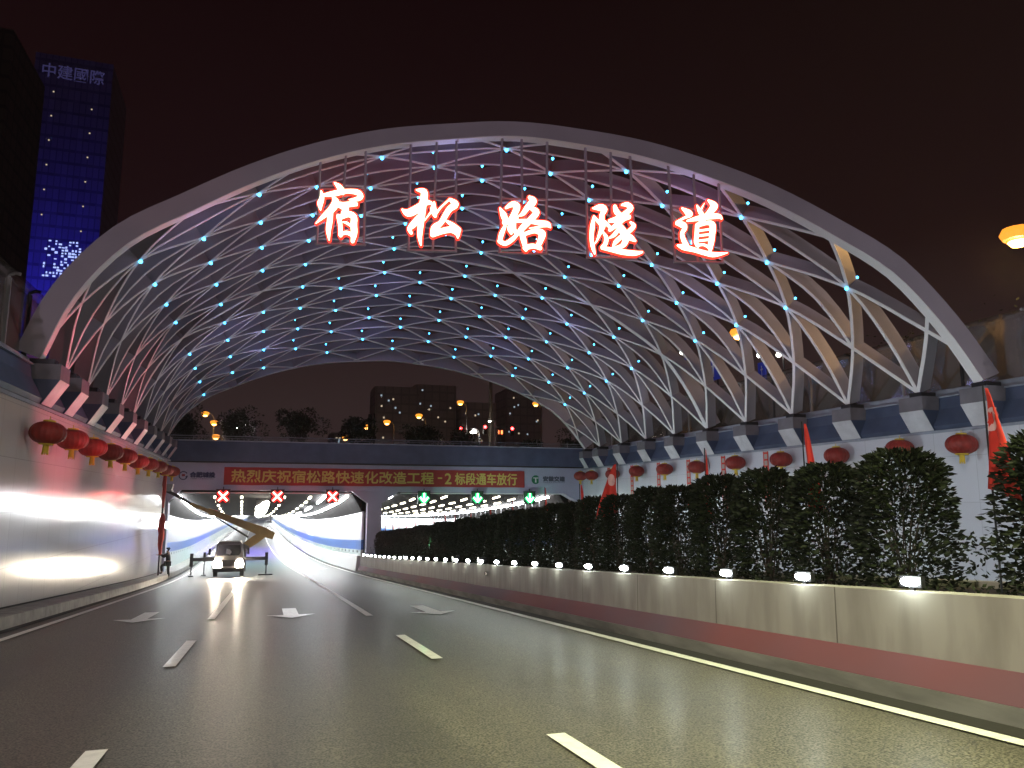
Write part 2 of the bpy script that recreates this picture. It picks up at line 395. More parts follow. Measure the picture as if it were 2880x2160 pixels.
def barrier(side, lab):
    s = 1 if side == 'R' else -1
    X = 22.35 if side == 'R' else -7.05
    z0 = 5.36 if side == 'R' else 5.62
    z1 = z0 + (2.08 if side == 'R' else 1.98)
    y0, y1, st = (2.0, 52, 2.6) if side == 'R' else (8.0, 53, 1.9)
    g = thing('glass_barrier', lab, 'barrier', (X, 20, z0))
    y = y0; k = 0
    while y < y1:
        p = MB(); p.box((X - .04, y - .045, z0 - .2), (X + .09, y + .045, z1 - .1))
        p.tube([(X + .02, y, z1 - .14), (X - s*.02, y, z1 - .04), (X - s*.16, y, z1 + .03), (X - s*.30, y, z1 + .01)], .05, 6)
        p.build('post', M['dark_metal'] if k % 2 else M['pole'], g)
        q = MB(); q.box((X - .008, y + .07, z0 + .05), (X + .008, min(y + st, y1) - .07, z1 - .12)); q.build('glass_panel', M['barrier_glass'], g)
        # rolled top edge of the barrier
        t = MB(); rr = .17
        arc = [(X - s*rr*(1 - math.cos(a)) , z1 - .12 + rr*math.sin(a)) for a in [i*R(18) for i in range(8)]]
        t.loft([[(x, y + .06, z) for x, z in arc], [(x, min(y + st, y1) - .06, z) for x, z in arc]], closed=False)
        t.build('rolled_top', M['barrier_glass'], g)
        y += st; k += 1
    r = MB(); r.box((X - .05, y0, z0), (X + .05, y1, z0 + .045)); r.build('bottom_rail', M['girder_light'], g)
    return g
barrier('L', 'glass noise barrier with dark posts and rolled top above the left wall')
barrier('R', 'tall glass noise barrier with rolled top glowing amber behind the right arch feet')

# ---------------------------------------------------------------- median: barrier wall, planter
md = thing('median_barrier', 'stained concrete median barrier with red light coloured into the band along its foot', 'barrier', (6.2, 20, -1.2))
Ym = ys(YB, 51.8, 1.6)
mb = MB(); sweep(mb, [(5.86, -.05), (5.86, .15), (6.05, .15), (6.05, -.05)], Ym, closed=True); mb.build('plinth', M['plinth'], md)
mb = MB(); sweep(mb, [(5.862, .152), (6.03, .40), (6.1, .40), (6.1, .152)], Ym, closed=True); mb.build('sloped_band', M['red_light_band'], md)
mb = MB(); sweep(mb, [(6.032, .15), (6.04, 1.0), (6.34, 1.0), (6.34, .15)], Ym, closed=True); mb.build('wall', M['concrete'], md)
mb = MB(); sweep(mb, [(6.36, -.05), (6.36, .93), (8.05, .93), (8.05, -.05)], Ym, closed=True); mb.build('planter_soil', M['soil'], md)
mb = MB(); sweep(mb, [(8.052, -.05), (8.052, 1.0), (8.3, 1.0), (8.35, -.05)], Ym, closed=True); mb.build('far_side_wall', M['concrete'], md)
for y in (21.9,):
    rf = MB(); rf.box((5.99, y - .02, zt(y) + .70), (6.03, y + .02, zt(y) + .80)); rf.box((5.985, y - .13, zt(y) + .70), (5.99, y - .03, zt(y) + .80)); rf.box((5.985, y + .03, zt(y) + .70), (5.99, y + .13, zt(y) + .80))
    rf.build('reflector', M['black'], md)

# ---------------------------------------------------------------- tunnel portal
def py(x): return portalY(x)
pt = thing('tunnel_portal', 'wide tunnel portal with slate blue top beam and white fascia over both carriageways', 'tunnel portal', (7.6, 52.9, -3.0))
XA, XB = -6.9, 22.3
def slab(name, pts, m, t0=0., t1=1.2):
    """pts outline (x, z) on the slanted portal plane, thickness going back"""
    mb = MB(); mb.loft([[(x, py(x) + t0, z) for x, z in pts], [(x, py(x) + t1, z) for x, z in pts]])
    return mb.build(name, m, pt)
slab('top_beam', [(XA, 4.14), (XB, 4.02), (XB, 5.30), (XA, 5.42)], M['girder'], -.30, 1.0)
slab('beam_coping', [(XA, 5.422), (XB, 5.302), (XB, 5.38), (XA, 5.50)], M['girder_light'], -.36, .6)
slab('beam_drip', [(XA, 4.06), (XB, 3.94), (XB, 4.015), (XA, 4.135)], M['black'], -.20, .9)
# fascia with haunched openings
zl, zc, zh = 2.30, 2.22, 2.10
fas = [(XA, 4.055), (XA, -3.4), (-6.28, -3.4), (-6.28, 1.55), (-5.6, zl - .04), (5.1, zc), (6.22, 1.45), (6.22, -3.4), (7.16, -3.4), (7.16, 1.45), (8.4, zc - .03), (20.0, zh - .06), (21.45, 1.3), (21.45, -3.4), (XB, -3.4), (XB, 3.935)]
# as separate convex pieces so it fills cleanly
slab('fascia', [(-6.9, 4.055), (-6.9, zl), (6.7, zc), (21.9, zh), (22.3, zh), (22.3, 3.935)], M['fascia'], 0, 1.0)
slab('left_jamb', [(-6.9, zl - .003), (-6.9, -3.4), (-6.22, -3.4), (-6.22, 1.55), (-5.5, zl - .003)], M['fascia'], .02, .98)
slab('column', [(5.2, zc - .003), (6.22, 1.45), (6.22, -3.4), (7.16, -3.4), (7.16, 1.45), (8.3, zc - .003)], M['fascia'], .02, .98)
slab('right_jamb', [(20.1, zh - .003), (21.45, 1.35), (21.45, -3.4), (22.3, -3.4), (22.3, zh - .003)], M['fascia'], .02, .98)
for a, b in ((-5.5, 5.1), (8.4, 20.0)):
    za = 2.10
    mb = MB(); mb.loft([[(a, py(a) - .05, za - .02), (a, py(a) - .05, za + .05), (a, py(a) + .03, za + .05), (a, py(a) + .03, za - .02)], [(b, py(b) - .05, za - .04), (b, py(b) - .05, za + .03), (b, py(b) + .03, za + .03), (b, py(b) + .03, za - .04)]])
    mb.build('opening_trim', M['white'], pt)
# hand rail on the beam
mb = MB(); mb.tube([(XA, py(XA), 5.78), (XB, py(XB), 5.66)], .035, 6); mb.tube([(XA, py(XA), 5.64), (XB, py(XB), 5.52)], .02, 6)
for i in range(16):
    x = XA + (XB - XA) * i / 15; mb.tube([(x, py(x), 5.36), (x, py(x), 5.74)], .025, 6)
mb.build('hand_rail', M['pole'], pt)

# ---------------------------------------------------------------- tunnel tubes
def tube(name, lab, xl, xr, yl, yr, yend=640):
    T = thing(name, lab, 'tunnel', ((xl+xr)/2, 56, zt(56)))
    def H(Y): return interp(Y, [(54, 2.16 - zt(54)), (60, 4.95), (80, 4.6), (110, 4.38), (640, 4.3)])
    Y = [54.0] + ys(55, yend, 2.5)
    mb = MB()
    mb.loft([[(xl + cx(y), y, zt(y) + 3.9), (xl + .75 + cx(y), y, zt(y) + H(y)), (xr - .75 + cx(y), y, zt(y) + H(y)), (xr + cx(y), y, zt(y) + 3.9), (xr + cx(y), y, zt(y) + H(y) + .4), (xl + cx(y), y, zt(y) + H(y) + .4)] for y in Y])
    mb.build('ceiling', M['tun_ceiling'], T)
    for s, x in ((-1, xl), (1, xr)):
        if name == 'tunnel_tube' and s == 1 and xl > 0: pass
        mb = MB(); sweep(mb, [(x, 2.05), (x, 3.95), (x + s*.15, 3.95), (x + s*.15, 2.05)], Y, closed=True); mb.build('wall', M['tun_wall'], T)
        mb = MB(); sweep(mb, [(x - s*.012, 1.38), (x - s*.012, 2.05), (x + s*.15, 2.05), (x + s*.15, 1.38)], Y, closed=True); mb.build('blue_stripe', M['tun_blue'], T)
        mb = MB(); sweep(mb, [(x - s*.02, .2), (x - s*.02, 1.38), (x + s*.15, 1.38), (x + s*.15, .2)], Y, closed=True); mb.build('wall_base', M['tun_base'], T)
    mb = MB(); y = yend; mb.poly([(xl + cx(y), y, zt(y)), (xr + cx(y), y, zt(y)), (xr + cx(y), y, zt(y) + 5), (xl + cx(y), y, zt(y) + 5)]); mb.build('far_end', M['tun_wall'], T)
    # small dark reflectors along the foot of the walls
    mb = MB()
    for s, x in ((-1, xl), (1, xr)):
        for k in range(26):
            y = 55.5 + 2.2*k; mb.box((x + cx(y) - s*.06 - .02, y - .03, zt(y) + 1.18), (x + cx(y) - s*.04 + .02, y + .03, zt(y) + 1.32))
    tag(mb.build('reflector_row', M['black'], T))
    return T, H
T1, H1 = tube('tunnel_tube', 'left tunnel bore with white walls, blue stripe and rows of ceiling lights', -6.2, 6.35, 54, 54)
T2, H2 = tube('tunnel_tube', 'right tunnel bore glaring white above the hedge', 7.1, 21.45, 54, 54, 320)
# side barrier inside the left bore
mb = MB(); sweep(mb, [(5.95, 0), (6.05, 1.0), (6.30, 1.0), (6.30, 0)], ys(53.6, 500, 2.5), closed=True)
tag(recenter(mb.build('side_barrier', M['white'])), 'low white side barrier running down the right of the left bore', 'barrier')
# strip lights (continuous near the portal, then dotted), each a part of its bore
def lamp_box(T, m, x, y, L, wd, dz, H):
    mb = MB(); y2 = y + L
    mb.loft([[(x + cx(q) - wd/2, q, zt(q) + H(q) - dz), (x + cx(q) + wd/2, q, zt(q) + H(q) - dz), (x + cx(q) + wd/2, q, zt(q) + H(q) - dz + .09), (x + cx(q) - wd/2, q, zt(q) + H(q) - dz + .09)] for q in (y, (y + y2)/2, y2)])
    return mb.build('ceiling_light', m, T)
for k in range(30):
    y = 55.2 + 6.0*k if k < 6 else 55.2 + 36 + 14*(k - 6)
    for x in (-5.35, 5.45, 3.95):
        if x == 3.95 and k % 2: continue
        lamp_box(T1, M['tun_strip'], x, y, 5.6 if k < 6 else 12, .16, .16, H1)
for x in (-3.2, -1.5, 1.3, 3.05):
    for k in range(13):
        y = 56 + 3.4*k + .35*k*k
        lamp_box(T1, M['tun_spot'], x, y, .9 if x < 2 else 1.4, .16, .14, H1)
for i, x in enumerate((8.6, 10.6, 12.6, 14.6, 16.6, 18.4)):
    for k in range(9):
        y = 55.5 + 3.6*k + (1.8 if i % 2 else 0)
        lamp_box(T2, M['tun_strip'] if i in (0,) else M['tun_spot'], x, y, 1.5, .14, .14, H2)
for k in range(16):
    lamp_box(T2, M['tun_strip'], 20.3, 55.2 + 9*k, 8.6, .26, .2, H2)
    if k < 9: lamp_box(T2, M['tun_strip'], 8.0, 55.2 + 9*k, 8.6, .2, .2, H2)
# row of vertical hanging pieces in the right bore
mb = MB()
for k in range(24):
    y = 56 + 1.6*k; mb.box((20.55 + cx(y), y, zt(y) + H2(y) - .75), (20.62 + cx(y), y + .12, zt(y) + H2(y) - .2))
tag(mb.build('cable_hanger', M['black'], T2), kind='stuff')

# ================================================================ ARCH CANOPY
XLv = [21.5, 20.65, 19.35, 17.6, 15.65, 13.65, 11.55, 9.45, 7.35, 5.2, 3.1, 1.05, -.87, -2.7, -4.46, -5.75, -6.5]
ZLv = [5.3, 7.3, 9.31, 10.72, 11.96, 12.87, 13.56, 13.95, 14.16, 13.95, 13.6, 12.95, 12.02, 10.82, 9.48, 7.6, 5.6]
def cat_(v, t):
    i = max(0, min(15, int(math.floor(t)))); u = t - i
    p0 = v[i-1] if i > 0 else 2*v[0] - v[1]; p1 = v[i]; p2 = v[i+1]; p3 = v[i+2] if i < 15 else 2*v[16] - v[15]
    return .5*(2*p1 + (p2-p0)*u + (2*p0-5*p1+4*p2-p3)*u*u + (3*p1-p0-3*p2+p3)*u**3)
def S(L, k):
    x = cat_(XLv, L); z0 = cat_(ZLv, L); wgt = L/16.
    if L < 8: x += .05*(4.5 - k)*min(1, L/2.)*(1 - L/8.)
    Y = (21.3 + 3.455*(k-1))*(1-wgt) + (27.46 + 3.2*(k-1))*wgt
    return Vector((x, Y, 5.4 + (z0 - 5.4)*(1 - .0082*(k-3.25)**2)))
def Nrm(L, k):
    a = S(min(16, L + .3), k) - S(max(0, L - .3), k); b = S(L, k + .3) - S(L, k - .3)
    n = a.cross(b).normalized()
    return n if n.dot(S(L, k) - Vector((7.4, S(L, k).y, 5))) > 0 else -n
def member(name, pts, w, depth, m, parent, flange=None):
    """box beam following pts [(L,k)], inner face on the surface, web standing outwards"""
    P = [S(L, k) for L, k in pts]; rings = []; fl = []
    for i, p in enumerate(P):
        t = (P[min(i+1, len(P)-1)] - P[max(i-1, 0)]).normalized(); n = Nrm(*pts[i]); n = (n - t*n.dot(t)).normalized()
        if 'arch' in name:
            n = Vector((-t.z, 0, t.x)).normalized(); n = -n if n.dot(p - Vector((7.4, p.y, 5))) < 0 else n
        s = t.cross(n)
        d = depth(pts[i][0]) if callable(depth) else depth
        rings.append([p - s*w/2, p + s*w/2, p + s*w/2 + n*d, p - s*w/2 + n*d])
    mb = MB(); mb.loft(rings); n0 = len(mb.f)
    fr_ = []
    for r_ in rings:
        s = (r_[1] - r_[0]).normalized(); n = (r_[3] - r_[0]).normalized()
        fr_.append([r_[0] - s*.012 - n*.022, r_[1] + s*.012 - n*.022, r_[1] + s*.012 + n*.004, r_[0] - s*.012 + n*.004])
    mb.loft(fr_); o = mb.build(name, m, parent); o.data.materials.append(M['steel_flange'])
    for p in o.data.polygons:
        if p.index >= n0: p.material_index = 1
    return o
_KF = [(0, .25), (1, .35), (2, .42), (4, .56), (6, .64), (8, .70), (10, .75), (12, .72), (13, .60), (14, .42), (15, .26), (16, .14)]
def kfront(L): return sum(interp(L + d, _KF) for d in (-1.2, -.6, 0, .6, 1.2))/5
def kback(L): return interp(L, [(0, 9.78), (3, 9.68), (8, 9.6), (12, 9.52), (14.3, 9.4), (16, 9.0)])
cn = thing('arch_canopy', 'huge white steel lattice arch canopy spanning the road, dotted with cyan lights', 'arch canopy', (7.5, 37, 5.3))
fr = lambda n: [16.*i/n for i in range(n + 1)]
foot = lambda L: min(L, 16 - L)
member('front_arch', [(L, kfront(L)) for L in fr(64)], .34, lambda L: interp(L, [(0, .74), (2, .70), (5, .62), (8, .52), (12, .60), (16, .68)]), M['steel_arch'], cn)
member('joint_arch', [(L, 5.0) for L in fr(64)], .26, lambda L: interp(foot(L), [(0, .8), (8, .5)]), M['steel'], cn)
member('rear_arch', [(L, kback(L)) for L in fr(64)], .34, lambda L: interp(foot(L), [(0, .8), (8, .7)]), M['steel_arch'], cn)
DW = .115
dep = lambda L: interp(foot(L), [(0, .54), (3, .48), (8, .44)])
for shell in (0, 1):
    ks = [1, 2, 3, 4] if shell == 0 else [6, 7, 8, 9]
    for k in ks: member('rib', [(L, k) for L in fr(48)], DW, dep, M['steel'], cn)
    for k in ([1.5, 2.5, 3.5, 4.5] if shell == 0 else [5.5, 6.5, 7.5, 8.5]):
        member('rib', [(1 + 14*i/44., k) for i in range(45)], DW, dep, M['steel'], cn)
    for sg in (1, -1):
        for k0 in range(-8, 19):
            run = []
            for i in range(0, 161):
                L = i*.1; k = k0 + sg*L/2
                lo, hi = (kfront(L), 5.0) if shell == 0 else (5.0, kback(L))
                if lo - .02 <= k <= hi + .02: run.append((L, k))
            if len(run) > 3: 
                pts = run[::3] + ([run[-1]] if (len(run) - 1) % 3 else [])
                member('diagonal_beam', pts, DW - .004, lambda L: dep(L) - .006, M['steel'], cn)
# LED node lights: one lamp under and one above each three-way node
def led_mesh(L, k):
    p = S(L, k); n = Nrm(L, k); mb = MB()
    prof = [(.001, -.06), (.035, -.052), (.06, -.02), (.06, .02), (.035, .052), (.001, .06)]
    mb.lathe(prof, p - n*.07, 10)
    q = p + n*(dep(L) + .10); mb.lathe([(r*.8, z*.8) for r, z in prof], q, 10)
    mb.tube([p - n*.07, q], .018, 5)
    return mb
for L in range(2, 15):
    for k2 in range(2, 20):
        k = k2/2.
        if (L % 2 == 0) != (k == int(k)): continue
        if k < kfront(L) + .2 or k > kback(L) - .2 or k == 5.0: continue
        led_mesh(L, k).build('node_light', M['led'], cn)

# ================================================================ SIGN: five hanging red characters
T0 = Vector((1, 24.85, 0)); TD = Vector((14, -3.5, 0)).normalized(); TN = Vector((TD.y, -TD.x, 0))
if TN.y > 0: TN = -TN
def SP(u, v, d=0.): p = T0 + TD*u + TN*d; return Vector((p.x, p.y, v))
GL = [[[[0.56,11.88,0.048],[0.7,11.76,0.169],[0.82,11.58,0.217]],[[0.14,11.59,0.048],[0.17,11.36,0.144],[0.12,11.16,0.18],[0.14,10.93,0.036]],[[0.2,11.44,0.096],[0.59,11.52,0.188],[0.97,11.6,0.145],[1.31,11.57,0.181],[1.44,11.43,0.145],[1.31,11.34,0.145],[1.05,11.31,0.029]],[[0.52,11.4,0.072],[0.62,11.21,0.24],[0.49,10.96,0.228],[0.25,10.73,0.143],[0.01,10.48,0.029]],[[0.47,10.96,0.168],[0.45,10.56,0.179],[0.42,10.25,0.155],[0.45,9.93,0.048]],[[0.67,11.11,0.144],[0.98,11.14,0.18],[1.25,11.17,0.156],[1.3,11.13,0.072]],[[0.79,11.12,0.216],[0.95,11.0,0.204],[0.9,10.84,0.192]],[[0.72,10.74,0.132],[0.79,10.46,0.139],[0.82,10.08,0.119]],[[0.78,10.7,0.168],[1.04,10.81,0.192],[1.22,10.72,0.204],[1.23,10.45,0.211],[1.25,10.17,0.203],[1.21,9.89,0.119]],[[0.86,10.54,0.019],[1.0,10.51,0.084],[1.11,10.43,0.072]],[[0.8,10.12,0.119],[1.01,10.18,0.119],[1.21,10.09,0.143]]],[[[2.79,11.01,0.061],[2.99,10.9,0.254],[3.3,11.06,0.267],[3.54,11.26,0.207],[3.71,11.26,0.122]],[[3.24,11.7,0.044],[3.49,11.63,0.219],[3.47,11.26,0.231],[3.43,10.87,0.23],[3.4,10.49,0.194],[3.38,10.11,0.15],[3.42,9.81,0.053]],[[3.33,10.77,0.145],[3.19,10.54,0.218],[3.04,10.36,0.145],[3.1,10.21,0.096]],[[3.53,10.65,0.029],[3.72,10.93,0.063]],[[3.83,11.27,0.073],[3.81,11.03,0.207],[3.87,10.82,0.121]],[[3.87,10.86,0.097],[4.06,11.12,0.054],[4.33,11.39,0.054]],[[4.35,11.39,0.098],[4.52,11.23,0.232],[4.33,11.05,0.195],[4.18,10.79,0.182],[4.06,10.58,0.17],[3.87,10.4,0.242],[3.82,10.19,0.194]],[[3.8,10.17,0.169],[4.12,10.3,0.194],[4.41,10.35,0.206],[4.6,10.25,0.194],[4.62,10.08,0.053]],[[4.25,10.64,0.073],[4.44,10.51,0.151],[4.63,10.34,0.194]]],[[[6.0,11.13,0.046],[6.12,10.9,0.205],[6.2,10.66,0.154]],[[6.2,11.14,0.077],[6.41,11.27,0.185],[6.56,11.2,0.226],[6.49,10.96,0.205],[6.36,10.71,0.218],[6.15,10.63,0.153]],[[6.54,10.8,0.154],[6.38,10.55,0.184],[6.32,10.42,0.153],[6.38,10.26,0.077]],[[6.17,10.51,0.102],[6.06,10.25,0.158],[6.0,10.0,0.132]],[[6.0,9.99,0.153],[6.18,9.91,0.14],[6.41,10.06,0.14],[6.6,10.27,0.102]],[[6.46,10.64,0.154],[6.47,10.4,0.141],[6.56,10.26,0.128]],[[6.98,11.53,0.103],[7.1,11.39,0.245],[6.9,11.15,0.18],[6.76,10.95,0.141],[6.61,10.87,0.031]],[[7.08,11.13,0.155],[7.21,11.0,0.206],[7.0,10.73,0.193],[6.74,10.45,0.192],[6.59,10.26,0.128]],[[6.49,10.69,0.102],[6.9,10.7,0.128],[7.26,10.65,0.159],[7.56,10.6,0.193],[7.68,10.49,0.039]],[[6.97,10.45,0.021],[7.31,10.51,0.046],[7.59,10.54,0.062]],[[6.7,10.37,0.154],[6.78,10.06,0.184],[6.86,9.71,0.115]],[[6.81,10.24,0.115],[7.15,10.36,0.149],[7.39,10.28,0.236],[7.34,10.04,0.192],[7.25,9.83,0.153]],[[6.84,9.78,0.179],[7.1,9.84,0.153],[7.33,9.77,0.128]]],[[[9.09,11.19,0.039],[9.35,11.22,0.234],[9.49,11.16,0.195],[9.39,10.96,0.143]],[[9.13,10.91,0.065],[9.08,10.58,0.15],[9.04,10.17,0.129],[9.08,9.85,0.129],[9.14,9.62,0.057]],[[9.16,10.87,0.078],[9.27,10.74,0.117],[9.37,10.72,0.239],[9.41,10.56,0.194],[9.31,10.29,0.109],[9.2,10.04,0.057],[9.1,9.92,0.021]],[[9.41,10.99,0.143],[9.38,10.72,0.195]],[[9.48,10.72,0.13],[9.62,10.59,0.104],[9.67,10.52,0.078]],[[9.43,10.37,0.057],[9.53,10.18,0.135],[9.5,9.97,0.142],[9.4,9.85,0.129]],[[9.39,9.82,0.103],[9.73,9.76,0.15],[10.09,9.69,0.181],[10.48,9.66,0.161],[10.72,9.7,0.065]],[[9.84,11.27,0.117],[9.9,11.08,0.182],[10.04,10.95,0.156]],[[10.08,11.33,0.065],[10.26,11.34,0.162],[10.38,11.22,0.162],[10.2,11.04,0.17],[10.07,10.91,0.195]],[[9.66,10.76,0.117],[9.96,10.83,0.214],[10.3,10.91,0.157]],[[10.12,10.87,0.208],[9.91,10.65,0.161],[9.66,10.45,0.117]],[[9.96,10.62,0.182],[10.11,10.38,0.247],[10.17,10.09,0.213],[10.05,9.9,0.155],[9.81,9.84,0.065]],[[9.96,10.49,0.13],[9.8,10.28,0.13],[9.64,10.17,0.052]],[[10.0,10.19,0.143],[9.84,10.03,0.142],[9.75,9.88,0.052]],[[10.36,10.72,0.073],[10.46,10.6,0.136],[10.3,10.41,0.143],[10.15,10.29,0.104]],[[10.16,10.3,0.13],[10.34,10.19,0.195],[10.5,10.08,0.065]]],[[[12.12,11.26,0.053],[12.33,11.1,0.224],[12.38,11.02,0.132],[12.14,10.9,0.074],[11.93,10.76,0.105]],[[11.93,10.72,0.118],[12.13,10.67,0.223],[12.18,10.55,0.157],[12.09,10.37,0.131],[12.14,10.13,0.157],[12.23,9.97,0.144]],[[11.93,9.96,0.065],[12.13,9.9,0.196],[12.49,9.81,0.157],[12.85,9.71,0.162],[13.16,9.66,0.163],[13.61,9.73,0.021]],[[12.63,11.37,0.04],[12.72,11.17,0.137],[12.81,11.01,0.145]],[[12.89,11.46,0.016],[12.75,11.21,0.074]],[[13.02,11.56,0.053],[13.21,11.37,0.244],[13.07,11.15,0.198],[12.9,10.97,0.172]],[[12.28,10.82,0.058],[12.64,10.91,0.163],[13.01,10.98,0.185],[13.35,11.0,0.164],[13.46,10.91,0.04]],[[12.9,10.95,0.145],[12.76,10.79,0.137],[12.6,10.66,0.118]],[[12.61,10.68,0.132],[12.58,10.35,0.137],[12.55,10.08,0.136],[12.61,9.93,0.079]],[[12.61,10.66,0.132],[12.95,10.76,0.137],[13.13,10.69,0.198],[13.1,10.31,0.189],[13.05,10.04,0.184],[13.01,9.77,0.079]],[[12.62,10.47,0.068],[13.04,10.54,0.068]],[[12.61,10.3,0.074],[13.04,10.36,0.074]],[[12.61,10.12,0.073],[13.03,10.18,0.074]],[[12.57,9.96,0.092],[12.81,9.99,0.079],[13.04,9.86,0.105]]]]
names = ['first', 'second', 'third', 'fourth', 'fifth']
what = ['roof-topped first sign character from the left', 'second sign character, the pine-tree one with long downstroke', 'middle sign character of the five, straight under the crown', 'dense narrow fourth sign character with a long bottom sweep', 'rightmost of the five sign characters, on a boat-shaped stroke']
def spline(P, n=5):
    out = []
    for i in range(len(P) - 1):
        p0 = P[max(i-1, 0)]; p1 = P[i]; p2 = P[i+1]; p3 = P[min(i+2, len(P)-1)]
        for j in range(n):
            u = j/n; out.append([.5*(2*b + (c-a)*u + (2*a-5*b+4*c-d)*u*u + (3*b-a-3*c+d)*u**3) for a, b, c, d in zip(p0, p1, p2, p3)])
    out.append(list(P[-1])); return out
def glyph(mb, strokes, grow, d0, d1):
    for si, st in enumerate(strokes):
        e_ = .0015*si; Q = spline([tuple(p) for p in st])
        A = []; B = []
        for i, (u, v, wd) in enumerate(Q):
            a = Q[max(i-1, 0)]; b = Q[min(i+1, len(Q)-1)]; dx, dy = b[0]-a[0], b[1]-a[1]; l = math.hypot(dx, dy) or 1
            h = max(wd, .012)/2 + grow; nx, ny = -dy/l*h, dx/l*h
            A.append((u+nx, v+ny)); B.append((u-nx, v-ny))
        rings = [[SP(*A[i], d1+e_), SP(*B[i], d1+e_), SP(*B[i], d0), SP(*A[i], d0)] for i in range(len(Q))]
        mb.loft(rings)
        for j, (u, v, wd) in enumerate([Q[0], Q[-1]] + Q[5:-1:5]):
            h = max(wd, .012)/2 + grow; e2 = e_ + .0004*(j+1)
            c = [(u + h*math.cos(a), v + h*math.sin(a)) for a in [i*math.pi/7 for i in range(14)]]
            mb.loft([[SP(x, y, d0) for x, y in c], [SP(x, y, d1+e2) for x, y in c]])
hang = [[.03, .78, 1.56], [3.0, 3.8, 4.55], [6.0, 6.76, 7.55], [8.93, 9.73, 10.53], [11.87, 12.64, 13.48]]
zb = [9.84, 9.67, 9.64, 9.53, 9.44]
def arch_z(u):   # underside of the front arch straight above
    x = (T0 + TD*u).x; best = min(fr(160), key=lambda L: abs(S(L, kfront(L)).x - x)); return S(best, kfront(best))
for i in range(5):
    g = thing('sign_character', 'glowing red and white ' + what[i], 'illuminated sign', SP(hang[i][1], zb[i]), 'five glowing characters hung from the front arch')
    mb = MB()
    for u in hang[i]:
        a = SP(u, zb[i], -.10); q = arch_z(u)
        mb.tube([a, Vector((q.x, q.y, q.z + .1))], .045, 6)
    mb.tube([SP(hang[i][0] - .06, zb[i], -.10), SP(hang[i][2] + .06, zb[i], -.10)], .045, 6)
    mb.tube([SP(hang[i][0] - .06, zb[i] + 1.9, -.10), SP(hang[i][2] + .06, zb[i] + 1.9, -.10)], .03, 6)
    mb.build('hanger_frame', M['steel_arch'], g)
    mb = MB(); glyph(mb, GL[i], .042, -.04, .05); mb.build('red_halo', M['letter_halo'], g)  # larger red emissive copy stands in for the glow around the strokes
    mb = MB(); glyph(mb, GL[i], -.004, .06, .09); mb.build('light_face', M['face_light'], g)

# ================================================================ THINGS
def point(name, loc, energy, color, size=.1, parent=None):
    l = bpy.data.lights.new(name, 'POINT'); l.energy = energy; l.color = color; l.shadow_soft_size = size
    o = bpy.data.objects.new(name, l); col.objects.link(o)
    if parent is not None: o.parent = parent; o.location = Vector(loc) - wloc(parent)
    else: o.location = loc
    return o
def spot(name, loc, target, energy, color, angle=60, size=.1, blend=.6):
    l = bpy.data.lights.new(name, 'SPOT'); l.energy = energy; l.color = color; l.shadow_soft_size = size
    l.spot_size = R(angle); l.spot_blend = blend
    o = bpy.data.objects.new(name, l); col.objects.link(o); o.location = loc
    o.rotation_euler = (Vector(target) - Vector(loc)).to_track_quat('-Z', 'Y').to_euler()
    return o
def area(name, loc, target, energy, color, sx, sy):
    l = bpy.data.lights.new(name, 'AREA'); l.energy = energy; l.color = color; l.shape = 'RECTANGLE'; l.size = sx; l.size_y = sy
    o = bpy.data.objects.new(name, l); col.objects.link(o); o.location = loc
    o.rotation_euler = (Vector(target) - Vector(loc)).to_track_quat('-Z', 'Y').to_euler()
    return o
ORD = ['nearest', 'second', 'third', 'fourth', 'fifth', 'sixth', 'seventh', 'eighth', 'ninth', 'tenth', 'eleventh', 'twelfth', 'thirteenth', 'fourteenth', 'fifteenth', 'sixteenth', 'seventeenth', 'eighteenth', 'nineteenth', 'twentieth', 'twenty-first', 'twenty-second', 'twenty-third', 'twenty-fourth', 'twenty-fifth', 'twenty-sixth', 'twenty-seventh', 'twenty-eighth', 'twenty-ninth', 'thirtieth', 'thirty-first', 'thirty-second', 'thirty-third', 'thirty-fourth', 'thirty-fifth', 'thirty-sixth']

# ---------------------------------------------------------------- row of small floodlights on the median wall
def floodlight():
    t = thing('median_floodlight', '', 'floodlight', (0, 0, 0))
    h = MB(); h.box((-.02, -.105, .035), (.07, .105, .145)); h.box((.0, -.02, .0), (.05, .02, .05)); h.build('housing', M['dark_metal'], t)
    f = MB(); f.loft([[(xx, k*.098*math.cos(a), .09 + k*.044*math.sin(a)) for a in [i*math.pi/8 for i in range(16)]] for xx, k in ((-.022, 1.), (-.045, .9), (-.055, .6))]); f.build('lens', M['lum'], t)
    return t
fl0 = floodlight()
for i in range(28):
    y = 6.38 + 1.656*i; f = fl0 if i == 0 else copy_tree(fl0)
    f.location = (6.16 + cx(y), y, zt(y) + 1.0); f.rotation_euler.z = R(20)
    tag(f, '%s small white floodlight along the top of the median wall' % ORD[i], 'floodlight', 'floodlights along the top of the median wall')
    if i < 22: point('floodlight_glow', (5.95 + cx(y), y - .1, zt(y) + 1.14), 7.5 if i else 10, (.90, 1.0, .86), .05)

